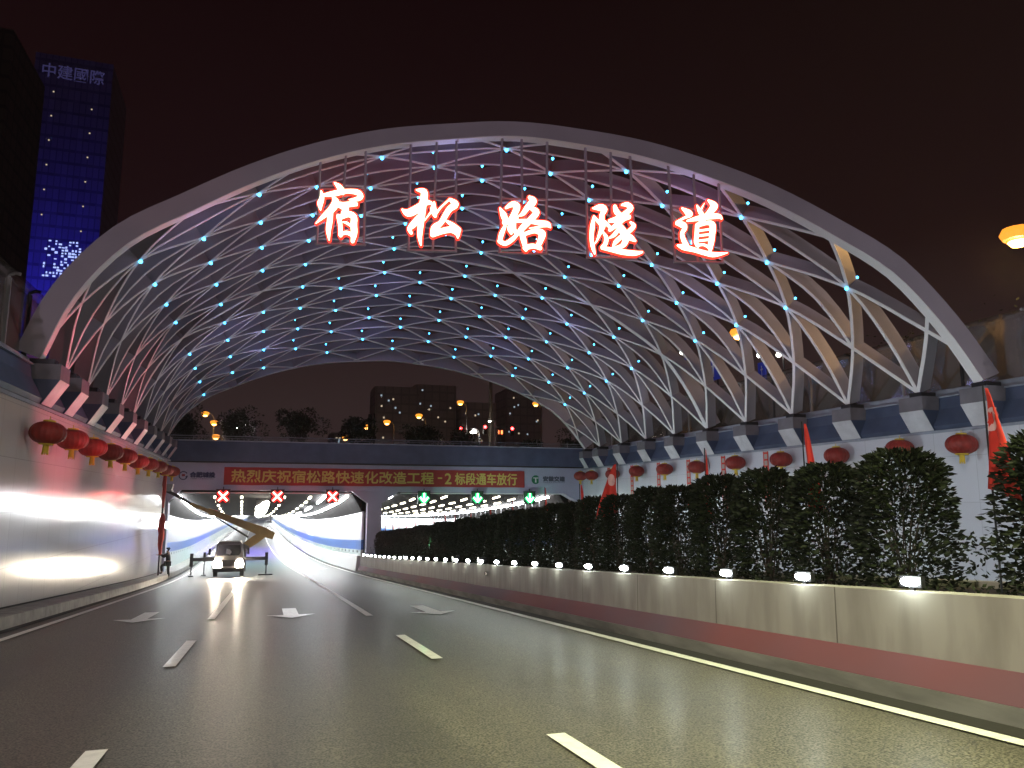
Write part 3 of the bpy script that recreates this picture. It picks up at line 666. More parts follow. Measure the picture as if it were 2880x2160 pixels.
# ---------------------------------------------------------------- shrubs of the median hedge
def leaf(mb, c, d, L, W, rnd):
    d = d.normalized(); u = Vector((rnd.uniform(-1, 1), rnd.uniform(-1, 1), rnd.uniform(-1, 1))); s = d.cross(u)
    if s.length < .01: s = Vector((1, 0, 0))
    s = s.normalized(); nrm = s.cross(d)
    a = c; b = c + d*L*.5 + s*W/2 + nrm*W*.15; e2 = c + d*L; g = c + d*L*.5 - s*W/2 + nrm*W*.15
    mb.poly([a, b, e2]); mb.poly([a, e2, g])
def shrub_meshes(seed, wy=.72, wx=.42, h=1.58, n=5200):
    rnd = random.Random(seed)
    fo = MB(); ph = [rnd.uniform(0, 6.28) for _ in range(6)]
    made = 0
    while made < n:
        z = rnd.random()**.75; a = rnd.uniform(0, 2*math.pi); rr = math.sqrt(rnd.random())
        sw = (.80 + .20*math.sin(min(z, .93)/.93*math.pi*.9 + .3)) * (1 if z < .86 else math.sqrt(max(0., 1 - ((z-.86)/.16)**2)))
        sw *= 1 + .07*math.sin(5*a + ph[0] + 6*z) + .05*math.sin(9*z + ph[1] + a)
        # sparse interior low down, dense cap on top
        if z < .5 and rnd.random() < .40 - .2*rr: continue
        if rr < .5 and rnd.random() < .3: continue
        cl = math.sin(7*z + ph[2] + 2*a)*math.sin(4*a + ph[3] - 5*z)
        if cl < -.55 and rnd.random() < .65: continue
        p = Vector((wx*sw*rr*math.cos(a), wy*sw*rr*math.sin(a), z*h))
        d = Vector((math.cos(a)*rr, math.sin(a)*rr, rnd.uniform(-.25, .9 if z > .8 else .45)))+ Vector((rnd.uniform(-.5, .5), rnd.uniform(-.5, .5), 0))
        L = rnd.uniform(.05, .115); leaf(fo, p, d, L, L*rnd.uniform(.36, .55), rnd); made += 1
    st = MB()
    for _ in range(13):
        a = rnd.uniform(0, 6.28); r2 = rnd.uniform(.2, .85); k = rnd.uniform(.7, .95)
        e_ = Vector((wx*r2*math.cos(a), wy*r2*math.sin(a), h*k))
        st.tube([Vector((rnd.uniform(-.06, .06), rnd.uniform(-.06, .06), -.05)), Vector((e_.x*.45 + rnd.uniform(-.03, .03), e_.y*.45 + rnd.uniform(-.03, .03), h*k*.5)), e_], [.013, .009, .003], 4, cap=False)
    return fo, st
shrubs = []
for sd in range(5):
    t = thing('hedge_shrub', '', 'shrub'); fo, st = shrub_meshes(100 + sd)
    fo.build('foliage', M['leaf'], t); st.build('stems', M['bark'], t); shrubs.append(t)
used = set(); rnd = random.Random(5)
Ysh = [5.38, 7.42] + [8.68 + 1.29*i for i in range(33)]
for i, y in enumerate(Ysh):
    j = [0, 1, 2, 3, 4][(i*3 + (i//5)) % 5]
    t = shrubs[j] if j not in used else copy_tree(shrubs[j]); used.add(j)
    t.location = (7.10 + cx(y) + rnd.uniform(-.04, .04), y + rnd.uniform(-.04, .04), zt(y) + .94)
    t.rotation_euler.z = rnd.choice([0, math.pi]) + rnd.uniform(-.12, .12)
    s_ = rnd.uniform(.97, 1.035); t.scale = (1, .98, s_ if i else .965)
    lab = '%s shrub of the clipped median hedge, dark leaves over bare stems' % ORD[i]
    tag(t, lab, 'shrub', 'shrubs of the hedge on the median')
# low ground cover in front of and below the shrubs
rnd = random.Random(9); mb = MB()
for y in [2.5 + .009*i for i in range(5400)]:
    p = Vector((rnd.uniform(6.42, 7.9) + cx(y), y, zt(y) + .93 + rnd.random()**1.2*.58))
    for q in range(3 if y < 18 else 2):
        d = Vector((rnd.uniform(-1, 1), rnd.uniform(-1, 1), rnd.uniform(-.1, .9))); L = rnd.uniform(.05, .09)
        leaf(mb, p + Vector((rnd.uniform(-.08, .08), rnd.uniform(-.08, .08), rnd.uniform(-.06, .06))), d, L, L*.45, rnd)
tag(mb.build('ground_cover', M['leaf']), 'low dark ground cover filling the median planter', 'ground cover', kind='stuff')

# ---------------------------------------------------------------- lanterns
def lantern_proto():
    t = thing('red_lantern', '', 'lantern')
    b = MB(); prof = []; seg = 40
    for i in range(15):
        a = -math.pi/2*.86 + math.pi*.86*i/14; prof.append((.50*math.cos(a)**.8, .335*math.sin(a)/math.sin(math.pi/2*.86)))
    rings = []
    for r_, z in prof: rings.append([((r_*(1 + (.018 if j % 2 else -.012)))*math.cos(2*math.pi*j/seg), (r_*(1 + (.018 if j % 2 else -.012)))*math.sin(2*math.pi*j/seg), z) for j in range(seg)])
    b.loft(rings); b.build('body', M['lantern'], t)
    c = MB(); c.lathe([(.13, .30), (.17, .335), (.17, .375), (.12, .385)], seg=16); c.tube([(0, 0, .38), (0, 0, .50)], .012, 5); c.build('cap', M['yellow'], t)
    c = MB(); c.lathe([(.20, -.36), (.215, -.33), (.19, -.30)], seg=18); c.lathe([(.085, -.60), (.075, -.48), (.07, -.36)], seg=12); 
    for j in range(10): c.tube([(.07*math.cos(j*.63), .07*math.sin(j*.63), -.37), (.085*math.cos(j*.63), .085*math.sin(j*.63), -.66)], .012, 4)
    c.build('tassel', M['yellow'], t)
    return t
l0 = lantern_proto(); first = True
sideL = [(-5.72, y) for y in (23.05, 25.7, 28.5, 31.5, 34.6, 37.8, 41.0, 44.2, 47.2, 50.2)]
sideR = [(20.95, y) for y in (19.2, 21.75, 24.95, 28.4, 31.85, 35.35, 38.8, 42.3, 45.75, 49.2, 51.2)]
for side, lst, zc_ in (('left', sideL, 3.32), ('right', sideR, 3.33)):
    for i, (x, y) in enumerate(lst):
        t = l0 if first else copy_tree(l0); first = False
        t.location = (x, y, zc_ + .03*math.sin(i*2.1)); t.rotation_euler = (R(2*math.sin(i*1.7)), R(3*math.cos(i*2.3)), i*1.1)
        k = .88 if side == 'left' else .93; t.scale = (k, k, k)
        if side == 'left': lab = '%s red silk lantern hanging along the left wall' % ORD[i]
        else: lab = '%s red silk lantern hanging along the right wall above the hedge' % ORD[i]
        tag(t, lab, 'lantern', 'red lanterns hung along the %s wall' % side)
# ---------------------------------------------------------------- streamers on the right wall
def streamer():
    t = thing('wall_streamer', '', 'banner')
    b = MB(); b.box((-.012, -.19, -2.6), (0, .19, 0)); b.build('cloth', mat('cream_streamer_cloth', (.42, .36, .30), .8), t)
    b = MB()
    for s in (-1, 1): b.box((-.016, s*.155 - .035, -2.6), (-.0125, s*.155 + .035, 0))
    for i in range(9): b.box((-.016, -.1195, -.12 - .3*i), (-.0125, .1195, -.04 - .3*i))
    b.build('red_border', M['flag'], t)
    return t
s0 = streamer()
for i, y in enumerate((30.2, 33.7, 37.1, 40.5, 44.0, 47.5)):
    t = s0 if i == 0 else copy_tree(s0); t.location = (WR - .02, y, ZWR - .02)
    tag(t, '%s narrow red-bordered streamer hanging down the right wall' % ORD[i], 'banner', 'streamers between the right wall lanterns')

# ---------------------------------------------------------------- flags in the hedge
def flag_thing(kind, seed):
    rnd = random.Random(seed)
    t = thing('red_flag', '', 'flag')
    p = MB(); p.tube([(0, 0, .9), (0, 0, 3.03)], .011, 6); p.build('pole', M['dark_metal'], t)
    # limp cloth hanging from the pole: a folded cone that widens downwards
    W = .30 if kind == 'open' else .13; Hh = 1.05 if kind == 'open' else 1.15
    n, m = 14, 12; ph = rnd.uniform(0, 6)
    b = MB(); rings = []
    for i in range(n + 1):
        v = i/n; row = []
        for j in range(m + 1):
            u = j/m; wd = W*(.12 + 1.0*v**.8)
            row.append((.018 + u*wd*.35 + .02*math.sin(9*u + ph + 3*v)*v, (-.02 - u*wd*1.5) if kind != 'left' else (.02 + u*wd*1.5), 3.0 - v*Hh - u*.38*wd + .0*u))
            x, y, z = row[-1]; row[-1] = (x + .045*math.sin(11*u + 4*v + ph)*v, y, z)
        rings.append(row)
    b.loft(rings, closed=False); fo = b.build('cloth', M['flag'], t, smooth=True)
    sm = fo.modifiers.new('thickness', 'SOLIDIFY'); sm.thickness = .006
    if kind == 'open':
        c = MB(); cxp, czp = -.125, 2.66; q = []
        for ring_r in (.0, .10, .16):
            pass
        def onc(y, z):
            best = min((p_ for r_ in rings for p_ in r_), key=lambda p_: (p_[1]-y)**2 + (p_[2]-z)**2); return best[0] - .012
        pts = [(cxp + .085*math.cos(a), czp + .125*math.sin(a)) for a in [i*math.pi/10 for i in range(20)]]
        for i in range(20):
            a, b2 = pts[i], pts[(i+1) % 20]
            c.poly([(onc(cxp, czp), cxp, czp), (onc(*a), *a), (onc(*b2), *b2)])
        n_ = len(c.v); c.v += [(x + .030, y, z) for x, y, z in c.v]; c.f += [tuple(i + n_ for i in f_) for f_ in c.f]
        em_ = c.build('round_emblem', M['flag_white'], t)
        d = MB(); pp = [(cxp - .03, czp + .07), (cxp + .01, czp + .08), (cxp + .015, czp + .02), (cxp + .05, czp - .03), (cxp + .01, czp - .08), (cxp - .02, czp - .02), (cxp - .05, czp - .01)]
        d.poly([(onc(y, z) - .006, y, z) for y, z in pp]); d.build('emblem_figure', M['flag'], em_)
    return t
fproto = {'open': flag_thing('open', 1), 'furled': flag_thing('furled', 2)}
fu = set()
fy = [(6.2, 'open', 2.70), (9.14, 'furled', 2.63), (11.74, 'furled', 2.43), (15.3, 'open', 2.35), (17.46, 'furled', 1.95), (20.0, 'furled', 1.92), (23.0, 'furled', 1.66), (25.6, 'furled', 1.4), (28.1, 'furled', 1.33), (30.5, 'furled', 1.2), (32.7, 'furled', 1.08), (34.9, 'furled', .95), (37.1, 'furled', .75), (39.4, 'furled', .6), (41.8, 'furled', .48), (44.0, 'furled', .38), (46.3, 'furled', .25), (48.9, 'furled', .1)]
for i, (y, kd, zt_) in enumerate(fy):
    t = fproto[kd] if kd not in fu else copy_tree(fproto[kd]); fu.add(kd)
    t.location = (7.12 + cx(y), y, zt_ - 3.03); t.rotation_euler.z = R([-20, 15, -35, 170, 25, -10][i % 6]) if i not in (0, 3) else R(-38 if i == 0 else 205)
    if i == 0: t.location.z += .02
    tag(t, ('%s red flag in the hedge, spread open with a pale round emblem' if kd == 'open' else '%s red flag standing furled in the median hedge') % ORD[i], 'flag', 'red flags standing in the median hedge')
# furled flags on a tall pole by the left portal corner
t = thing('flag_pole', 'tall pole with furled dull red flags at the left portal corner', 'flag pole', (-5.75, 47.2, zt(47.2) + .27))
p = MB(); p.tube([(-5.75, 47.2, zt(47.2) + .25), (-5.75, 47.2, 3.4)], .045, 8); p.build('pole', M['dark_metal'], t)
def furled(z0, z1, r):
    mb = MB(); n = 14
    mb.loft([[(-5.72 + cx(0) + (r*(.35 + .65*math.sin(math.pi*(i/n)**.7))*(1 + .25*math.sin(3*a + i)))*math.cos(a), 47.12 + (r*(.35 + .65*math.sin(math.pi*(i/n)**.7)))*math.sin(a), z0 + (z1 - z0)*i/n) for a in [j*math.pi/5 for j in range(10)]] for i in range(n + 1)])
    return mb
furled(3.2, 1.2, .10).build('furled_flag', M['red_cloth'], t, smooth=True); furled(.9, -1.35, .17).build('furled_flag', M['red_cloth'], t, smooth=True)

# ---------------------------------------------------------------- text
def text_mesh(s, x0, z0, width, height, m, name, parent, off, bold=.0, extr=.004, plane=None):
    cu = bpy.data.curves.new('txt', 'FONT'); cu.body = s; cu.size = 1; cu.extrude = 0; cu.resolution_u = 3
    o = bpy.data.objects.new('txt', cu); col.objects.link(o); bpy.context.view_layer.update()
    dg = bpy.context.evaluated_depsgraph_get(); me = bpy.data.meshes.new_from_object(o.evaluated_get(dg))
    bpy.data.objects.remove(o); bpy.data.curves.remove(cu)
    xs = [v.co.x for v in me.vertices]; zs = [v.co.y for v in me.vertices]
    a, b = min(xs), max(xs); c, d = min(zs), max(zs)
    pl = plane or (lambda x: py(x))
    pw = wloc(parent)
    base = []
    for v in me.vertices:
        x = x0 + (v.co.x - a)/(b - a)*width; z = z0 + (v.co.y - c)/(d - c)*height + (0 if plane else -.0043*(x - x0))
        base.append(Vector((x, pl(x) - off, z)) - pw)
    fs = [tuple(p.vertices) for p in me.polygons]; V = []; F = []; bo = bold*1.8
    for q, (sx_, sz_) in enumerate(((0, 0), (bo, 0), (-bo, 0), (0, bo), (0, -bo)) if bold else ((0, 0),)):
        k0 = len(V); V += [p + Vector((sx_, -.0012*q, sz_)) for p in base]; F += [tuple(i + k0 for i in f_) for f_ in fs]
    me = bpy.data.meshes.new(name); me.from_pydata(V, [], F)
    me.name = name; me.materials.clear(); me.materials.append(m)
    o = bpy.data.objects.new(name, me); return link(o, parent)
BX0, BX1 = -2.98, 17.10
bn = thing('red_banner', 'long red cloth banner with yellow Chinese lettering across the tunnel portal', 'banner', (7, py(7) - .05, 2.6))
mb = MB(); nx = 60; rg = []
for i in range(nx + 1):
    x = BX0 + (BX1 - BX0)*i/nx; wv = .012*math.sin(i*1.9) + .008*math.sin(i*.7)
    rg.append([(x, py(x) - .06 + wv*.5, 2.62 - .0043*(x - BX0) + .01*math.sin(i*.9)), (x, py(x) - .06 + wv, 3.77 - .0043*(x - BX0) + .008*math.sin(i*1.3)), (x, py(x) - .03, 3.77 - .0043*(x - BX0) + .008*math.sin(i*1.3)), (x, py(x) - .03, 2.62 - .0043*(x - BX0) + .01*math.sin(i*.9))])
mb.loft(rg); mb.build('cloth', M['red_cloth'], bn)
def invx(sx): # photo column (source px) to x on the portal plane, kept as plain numbers below
    return sx
text_mesh('热烈庆祝宿松路快速化改造工程', -2.52, 2.80, 13.16, .80, M['gold'], 'lettering', bn, .085, .012)
text_mesh('-', 10.93, 3.12, .28, .07, M['gold'], 'lettering', bn, .085, .01)
text_mesh('2', 11.42, 2.76, .44, .72, M['gold'], 'lettering', bn, .085, .012)
text_mesh('标段通车放行', 12.12, 2.72, 4.42, .80, M['gold'], 'lettering', bn, .085, .012)
# logos on the fascia (printed sheets)
lg = thing('printed_logo', 'navy ring logo with small Chinese lettering left of the red banner', 'logo sign', (-4.2, py(-4.2) - .03, 2.8))
def ring(mb, cx_, cz_, r0, r1, off, a0=0, a1=360, n=28):
    A = [R(a0 + (a1 - a0)*i/n) for i in range(n + 1)]
    mb.loft([[(cx_ + r0*math.cos(a), py(cx_) - off, cz_ + r0*math.sin(a)), (cx_ + r1*math.cos(a), py(cx_) - off, cz_ + r1*math.sin(a))] for a in A], closed=False)
mb = MB(); ring(mb, -5.43, 3.20, .22, .28, .012, 25, 375 - 25); ring(mb, -5.30, 3.14, .0, .13, .013, -80, 40, 8); mb.build('ring_emblem', M['navy'], lg)
mb = MB()
for q in range(4): ring(mb, -5.47 + .09*(q % 2), 3.20 + .05*(q//2), .0, .055, .0165 + .0008*q, 0, 360, 8)
mb.build('flower_emblem', mat('maroon_print', (.25, .03, .04), .6), lg)
text_mesh('合肥城投', -5.03, 3.10, 1.50, .32, M['navy'], 'lettering', lg, .014, .02)
text_mesh('HEFEI CHENGTOU', -4.98, 2.97, 1.40, .07, M['navy'], 'small_lettering', lg, .014)
lg = thing('printed_logo', 'green round logo with grey Chinese lettering right of the red banner', 'logo sign', (18.6, py(18.6) - .03, 2.7))
mb = MB(); ring(mb, 17.95, 3.10, .0, .31, .012); mb.build('round_emblem', M['green_logo'], lg)
mb = MB(); off = .016
for P in ([(-.19, .15), (.19, .15), (.19, .09), (-.19, .09)], [(-.04, .088), (.04, .088), (.06, -.2), (-.06, -.2)]):
    mb.poly([(17.95 + x, py(17.95) - off, 3.10 + z) for x, z in P])
mb.build('white_tree_mark', M['white'], lg)
text_mesh('安徽交建', 18.50, 3.00, 1.62, .34, mat('charcoal_print', (.06, .07, .10), .6), 'lettering', lg, .014, .015)
text_mesh('ANHUI JIAOJIAN', 18.50, 2.87, 1.60, .075, bpy.data.materials['charcoal_print'], 'small_lettering', lg, .014)

# ---------------------------------------------------------------- lane signals
def lane_signal(kind):
    t = thing('lane_signal', '', 'lane signal')
    b = MB(); b.box((-.42, .0, -.43), (.42, .16, .43)); b.box((-.44, -.10, .431), (.44, .18, .46)); b.tube([(0, .08, .45), (0, .08, .62)], .03, 6); b.build('housing', M['black'], t)
    def bar(mb, a, b2, wd, y0, y1):
        dx, dz = b2[0]-a[0], b2[1]-a[1]; l = math.hypot(dx, dz); nx, nz = -dz/l*wd/2, dx/l*wd/2
        mb.loft([[(a[0]+nx, y0, a[1]+nz), (a[0]-nx, y0, a[1]-nz), (b2[0]-nx, y0, b2[1]-nz), (b2[0]+nx, y0, b2[1]+nz)], [(a[0]+nx, y1, a[1]+nz), (a[0]-nx, y1, a[1]-nz), (b2[0]-nx, y1, b2[1]-nz), (b2[0]+nx, y1, b2[1]+nz)]])
    if kind == 'x': segs = [((-.28, -.29), (.28, .29)), ((-.28, .29), (.28, -.29))]
    else: segs = [((0, .31), (0, -.24)), ((-.28, .04), (.0, -.30)), ((.28, .04), (.0, -.30))]
    mb = MB()
    for i, (a, b2) in enumerate(segs): bar(mb, a, b2, .29, -.02 - .002*i, 0)
    mb.build('glow_halo', M['x_halo'] if kind == 'x' else M['a_halo'], t)  # wide emissive bars imitate the glow around the symbol
    mb = MB()
    for i, (a, b2) in enumerate(segs): bar(mb, a, b2, .105, -.036 - .002*i, -.028)
    mb.build('lit_symbol', M['x_core'] if kind == 'x' else M['a_core'], t)
    return t
for kind, xs, z in (('x', (-2.95, .38, 3.88), 1.88), ('a', (9.95, 13.65, 17.4), 1.82)):
    s0_ = lane_signal(kind)
    for i, x in enumerate(xs):
        t = s0_ if i == 0 else copy_tree(s0_); t.location = (x, py(x) - .35, z)
        if kind == 'x': lab = ['leftmost red cross lane signal under the portal beam', 'middle red cross lane signal under the portal beam', 'red cross lane signal nearest the portal column'][i]
        else: lab = ['green arrow lane signal nearest the portal column', 'middle green arrow lane signal under the portal beam', 'rightmost green arrow lane signal under the portal beam'][i]
        tag(t, lab, 'lane signal', 'red cross lane signals' if kind == 'x' else 'green arrow lane signals')
        point('signal_glow', (x, py(x) - .65, z), 34 if kind == 'x' else 20, (1, .05, .04) if kind == 'x' else (.05, 1, .3), .2)

# small lit box on the left portal jamb and camera on the wall
t = thing('light_box', 'small square white light box on the left portal jamb', 'light box', (-5.95, 52.6, -.15))
b = MB(); b.box((-6.2, 52.5, -.12), (-5.72, 52.62, .36)); b.build('housing', M['black'], t)
b = MB(); b.box((-6.16, 52.48, -.08), (-5.76, 52.497, .32)); b.build('lit_panel', M['lum'], t)

# floodlights far down the left bore, seen as one glaring patch
yw = 58.
t = thing('work_floodlight', 'glaring cluster of work floodlights hanging under the tunnel ceiling', 'floodlight', (-.6, yw, zt(yw) + 3.9))
b = MB(); b.box((-1.0, yw + .1, zt(yw) + 4.3), (-.2, yw + .16, zt(yw) + 4.95)); b.build('frame', M['black'], t)
b = MB()
for q in ((-.78, 3.95, .26), (-.60, 4.25, .36), (-.42, 4.50, .28), (-.85, 4.30, .18), (-.28, 4.68, .17)): b.lathe([(.001, -.0)], (0, 0, 0), 3) if False else b.loft([[(q[0] + q[2]*math.cos(a), yw, zt(yw) + q[1] + q[2]*math.sin(a)) for a in [i*math.pi/8 for i in range(16)]], [(q[0] + q[2]*math.cos(a), yw + .1, zt(yw) + q[1] + q[2]*math.sin(a)) for a in [i*math.pi/8 for i in range(16)]]])
b.build('lamp_cluster', glow('work_lamp', (1., .93, .78), 60.), t)

# ---------------------------------------------------------------- crane truck
ty = 48.6; tz = zt(ty); KX = ty/47.0
def TX(x): return x*KX
tr = thing('crane_truck', 'small crane truck facing us with outriggers out and boom raised to the left wall', 'truck', (TX(-2.12), ty + 1, tz))
xc = TX(-2.12); hw = .80
b = MB()
cabp = [(-hw, .42), (-hw, 1.15), (-hw + .10, 1.92), (-hw + .22, 2.02), (hw - .22, 2.02), (hw - .10, 1.92), (hw, 1.15), (hw, .42)]
def ring_y(prof, y, k=1., dz=0): return [(xc + x*k, y, tz + z + dz) for x, z in prof]
b.loft([[(xc + x*.96, ty + (0 if z < 1.2 else (z - 1.15)*.22), tz + z) for x, z in cabp], [(xc + x, ty + .12 + (0 if z < 1.2 else (z - 1.15)*.22), tz + z) for x, z in cabp], ring_y(cabp, ty + 1.5)])
b.build('cab', M['truck'], tr)
b = MB(); b.loft([[(xc - .66, ty - .012 + .05, tz + 1.24), (xc + .66, ty - .012 + .05, tz + 1.24), (xc + .60, ty + .13, tz + 1.84), (xc - .60, ty + .13, tz + 1.84)], [(xc - .66, ty + .06, tz + 1.24), (xc + .66, ty + .06, tz + 1.24), (xc + .60, ty + .19, tz + 1.84), (xc - .60, ty + .19, tz + 1.84)]]); b.build('windscreen', M['glass_dark'], tr)
b = MB(); b.poly([(xc - .18, ty + .025, tz + 1.36), (xc + .05, ty + .02, tz + 1.30), (xc + .14, ty + .035, tz + 1.44), (xc + .02, ty + .07, tz + 1.60), (xc - .16, ty + .07, tz + 1.62)]); b.build('paper_on_dash', M['white'], tr)
b = MB(); b.box((xc - .84, ty - .10, tz + .32), (xc + .84, ty + .02, tz + .56)); b.box((xc - .40, ty - .03, tz + .66), (xc + .40, ty - .0, tz + 1.0)); b.box((xc - .72, ty + 1.3, tz + .42), (xc + .72, ty + 5.2, tz + .62)); b.build('chassis', M['dark_metal'], tr)
for s in (-1, 1):
    b = MB(); b.tube([(xc + s*.62, ty + .75, tz + .36), (xc + s*.84, ty + .75, tz + .36)], .36, 18); wl = b.build('wheel', M['rubber'], tr)
    b = MB(); b.tube([(xc + s*.845, ty + .75, tz + .36), (xc + s*.865, ty + .75, tz + .36)], .19, 12); b.build('rim', M['pole'], wl)
    b = MB(); b.tube([(xc + s*.55, ty + 4.1, tz + .36), (xc + s*.84, ty + 4.1, tz + .36)], .36, 18); b.build('wheel', M['rubber'], tr)
    b = MB(); c_ = (xc + s*.60, tz + .74)
    b.loft([[(c_[0] + .23*math.cos(a), ty - .045, c_[1] + .30*math.sin(a)) for a in [i*math.pi/8 for i in range(16)]], [(c_[0] + .23*math.cos(a), ty + .02, c_[1] + .30*math.sin(a)) for a in [i*math.pi/8 for i in range(16)]]]); b.build('headlight', M['headlight'], tr)
    b = MB(); b.tube([(xc + s*.82, ty + .15, tz + 1.5), (xc + s*1.05, ty + .02, tz + 1.55)], .015, 5); b.box((xc + s*1.06 - .06, ty - .02, tz + 1.30), (xc + s*1.06 + .06, ty + .06, tz + 1.66)); b.build('mirror', M['black'], tr)
# outriggers
for s, x1 in ((-1, TX(-4.2)), (1, TX(-.10))):
    b = MB(); yo = ty + 1.65; b.box((min(xc, x1), yo - .08, tz + .84), (max(xc, x1), yo + .08, tz + 1.04)); ot = b.build('outrigger_beam', M['dark_metal'], tr)
    b = MB(); zo = zt(yo); b.box((x1 - .09, yo - .1, zo + .62), (x1 + .09, yo + .1, zo + 1.38)); b.tube([(x1, yo, zo + .1), (x1, yo, zo + .64)], .04, 8); b.box((x1 - .09 - (.35 if s > 0 else .05), yo - .2, zo + .03), (x1 + .09 + (.3 if s > 0 else .05), yo + .2, zo + .11)); b.build('jack_leg', M['dark_metal'], ot)
b = MB(); yo = ty + 3.2; x1 = TX(-3.62); zo = zt(yo); b.box((x1, yo - .07, tz + .84), (xc, yo + .07, tz + 1.0)); ot = b.build('outrigger_beam', M['dark_metal'], tr)
b = MB(); b.box((x1 - .07, yo - .08, zo + .85), (x1 + .07, yo + .08, zo + 1.42)); b.tube([(x1, yo, zo + .06), (x1, yo, zo + .9)], .028, 8); b.box((x1 - .14, yo - .14, zo + .03), (x1 + .14, yo + .14, zo + .08)); b.build('jack_leg', M['dark_metal'], ot)
# mast and boom
yb = ty + 1.9; kb = yb/47.
def BP(x, z, d=0): return (x*kb, yb + d, 1.5 + (z - 1.5)*kb)
def beam(pts, hh, tw, d=0):
    mb = MB(); rg = []
    for i, (x, z) in enumerate(pts):
        a = pts[max(i-1, 0)]; c = pts[min(i+1, len(pts)-1)]; dx, dz = c[0]-a[0], c[1]-a[1]; l = math.hypot(dx, dz); nx, nz = -dz/l, dx/l
        h = hh[i] if isinstance(hh, (list, tuple)) else hh
        rg.append([BP(x + nx*h, z + nz*h, d - tw), BP(x - nx*h, z - nz*h, d - tw), BP(x - nx*h, z - nz*h, d + tw), BP(x + nx*h, z + nz*h, d + tw)])
    return mb.loft(rg)
beam([(-1.42, -1.75), (-1.36, -1.15), (-1.22, -.88)], [.19, .20, .20], .14).build('slewing_mast', M['truck'], tr)
beam([(-1.40, -1.05), (-.80, -.62), (-.28, -.25)], [.21, .24, .21], .12, .02).build('lower_boom', M['boom'], tr)
beam([(.24, -.40), (-.35, -.16), (-.42, -.13), (-1.9, .46), (-3.35, 1.04)], [.19, .27, .26, .185, .155], .12, -.2).build('main_boom', M['boom'], tr)
beam([(-3.2, .98), (-4.3, 1.42)], [.10, .09], .08, -.2).build('inner_boom', M['boom'], tr)
beam([(-4.2, 1.38), (-5.05, 1.90), (-5.55, 2.12)], [.08, .09, .07], .06, -.2).build('tip_arm', M['dark_metal'], tr)
b = MB(); b.box(BP(-5.62, 2.10, -.55), BP(-5.22, 2.16, .1)); b.loft([[BP(-5.56, 2.16, -.5), BP(-5.28, 2.16, -.5), BP(-5.28, 2.16, .05), BP(-5.56, 2.16, .05)], [BP(-5.62, 2.50, -.55), BP(-5.22, 2.50, -.55), BP(-5.22, 2.50, .1), BP(-5.62, 2.50, .1)]]); b.build('work_basket', M['pole'], tr)
b = MB(); b.tube([BP(-1.15, -.45, .1), BP(-2.85, .62, -.05)], [.06, .035], 8); b.build('lift_cylinder', M['black'], tr)
b = MB(); b.tube([BP(-.20, .02, -.34), BP(-.12, .16, -.36), BP(.0, .18, -.36), BP(.10, .04, -.36), BP(.22, -.02, -.36), BP(.24, -.12, -.36), BP(.14, -.14, -.36)], .018, 5); b.build('hydraulic_hose', M['dark_metal'], tr)
b = MB(); b.tube([BP(-1.72, -.98, .0), BP(-1.72, -.72, .0)], [.07, .09], 8); b.build('work_lamp', M['black'], tr)
for s in (-1, 1): spot('headlight_beam', (xc + s*.60, ty - .12, tz + .74), (xc + s*.9, 10, zt(10) + .25), 800, (1.0, .86, .68), 84, .12, .9)

# ---------------------------------------------------------------- worker at the left wall
def skin(name, V, E, Rr, m, parent, lvl=2):
    me = bpy.data.meshes.new(name); me.from_pydata([tuple(v) for v in V], E, []); o = bpy.data.objects.new(name, me); col.objects.link(o)
    sk = o.modifiers.new('skin', 'SKIN'); o.modifiers.new('sub', 'SUBSURF').levels = lvl; o.modifiers['sub'].render_levels = lvl
    for i, r_ in enumerate(Rr): me.skin_vertices[0].data[i].radius = (r_, r_) if not isinstance(r_, tuple) else r_
    me.skin_vertices[0].data[0].use_root = True
    bpy.context.view_layer.update(); dg = bpy.context.evaluated_depsgraph_get()
    nm = bpy.data.meshes.new_from_object(o.evaluated_get(dg)); bpy.data.objects.remove(o)
    nm.name = name; nm.materials.clear(); nm.materials.append(m)
    for p_ in nm.polygons: p_.use_smooth = True
    return link(bpy.data.objects.new(name, nm), parent)
wy = 49.3; wz = zt(wy); wx = -5.52
pn = thing('person', 'worker in dark clothes, one foot on the kerb, reaching out to the left wall', 'person', (wx, wy, wz))
kz = .27
V = [(0, 0, .90), (0, 0, 1.05), (-.01, 0, 1.25), (-.02, 0, 1.42), (-.04, 0, 1.50), (-.06, 0, 1.62),      # pelvis..head
     (-.02, -.17, 1.40), (-.24, -.20, 1.33), (-.47, -.17, 1.37),                                         # near arm towards the wall
     (-.02, .17, 1.40), (-.22, .22, 1.20), (-.44, .20, 1.30),
     (.02, -.09, .86), (.05, -.10, .50), (.09, -.10, .09), (-.02, -.12, .04),                            # standing leg
     (-.05, .09, .86), (-.36, .10, .72), (-.30, .10, .36), (-.42, .10, .31)]                             # raised leg
E = [(0,1),(1,2),(2,3),(3,4),(4,5),(3,6),(6,7),(7,8),(3,9),(9,10),(10,11),(0,12),(12,13),(13,14),(14,15),(0,16),(16,17),(17,18),(18,19)]
Rr = [.13,(.12,.15),(.12,.16),(.09,.12),.055,.095,.065,.045,.032,.065,.045,.032,.095,.065,.045,.038,.095,.065,.045,.038]
bd = skin('body', V, E, Rr, mat('skin_tone', (.30, .18, .12), .6), pn)
Vj = [(0, 0, .92)] + V[1:4] + [V[6], V[7], (-.43, -.175, 1.362), V[9], V[10], (-.40, .204, 1.28)]
skin('jacket', Vj, [(0,1),(1,2),(2,3),(3,4),(4,5),(5,6),(3,7),(7,8),(8,9)], [.155,(.14,.17),(.14,.18),(.11,.15),.082,.062,.05,.082,.062,.05], mat('dark_navy_jacket', (.018, .018, .026), .8), pn)
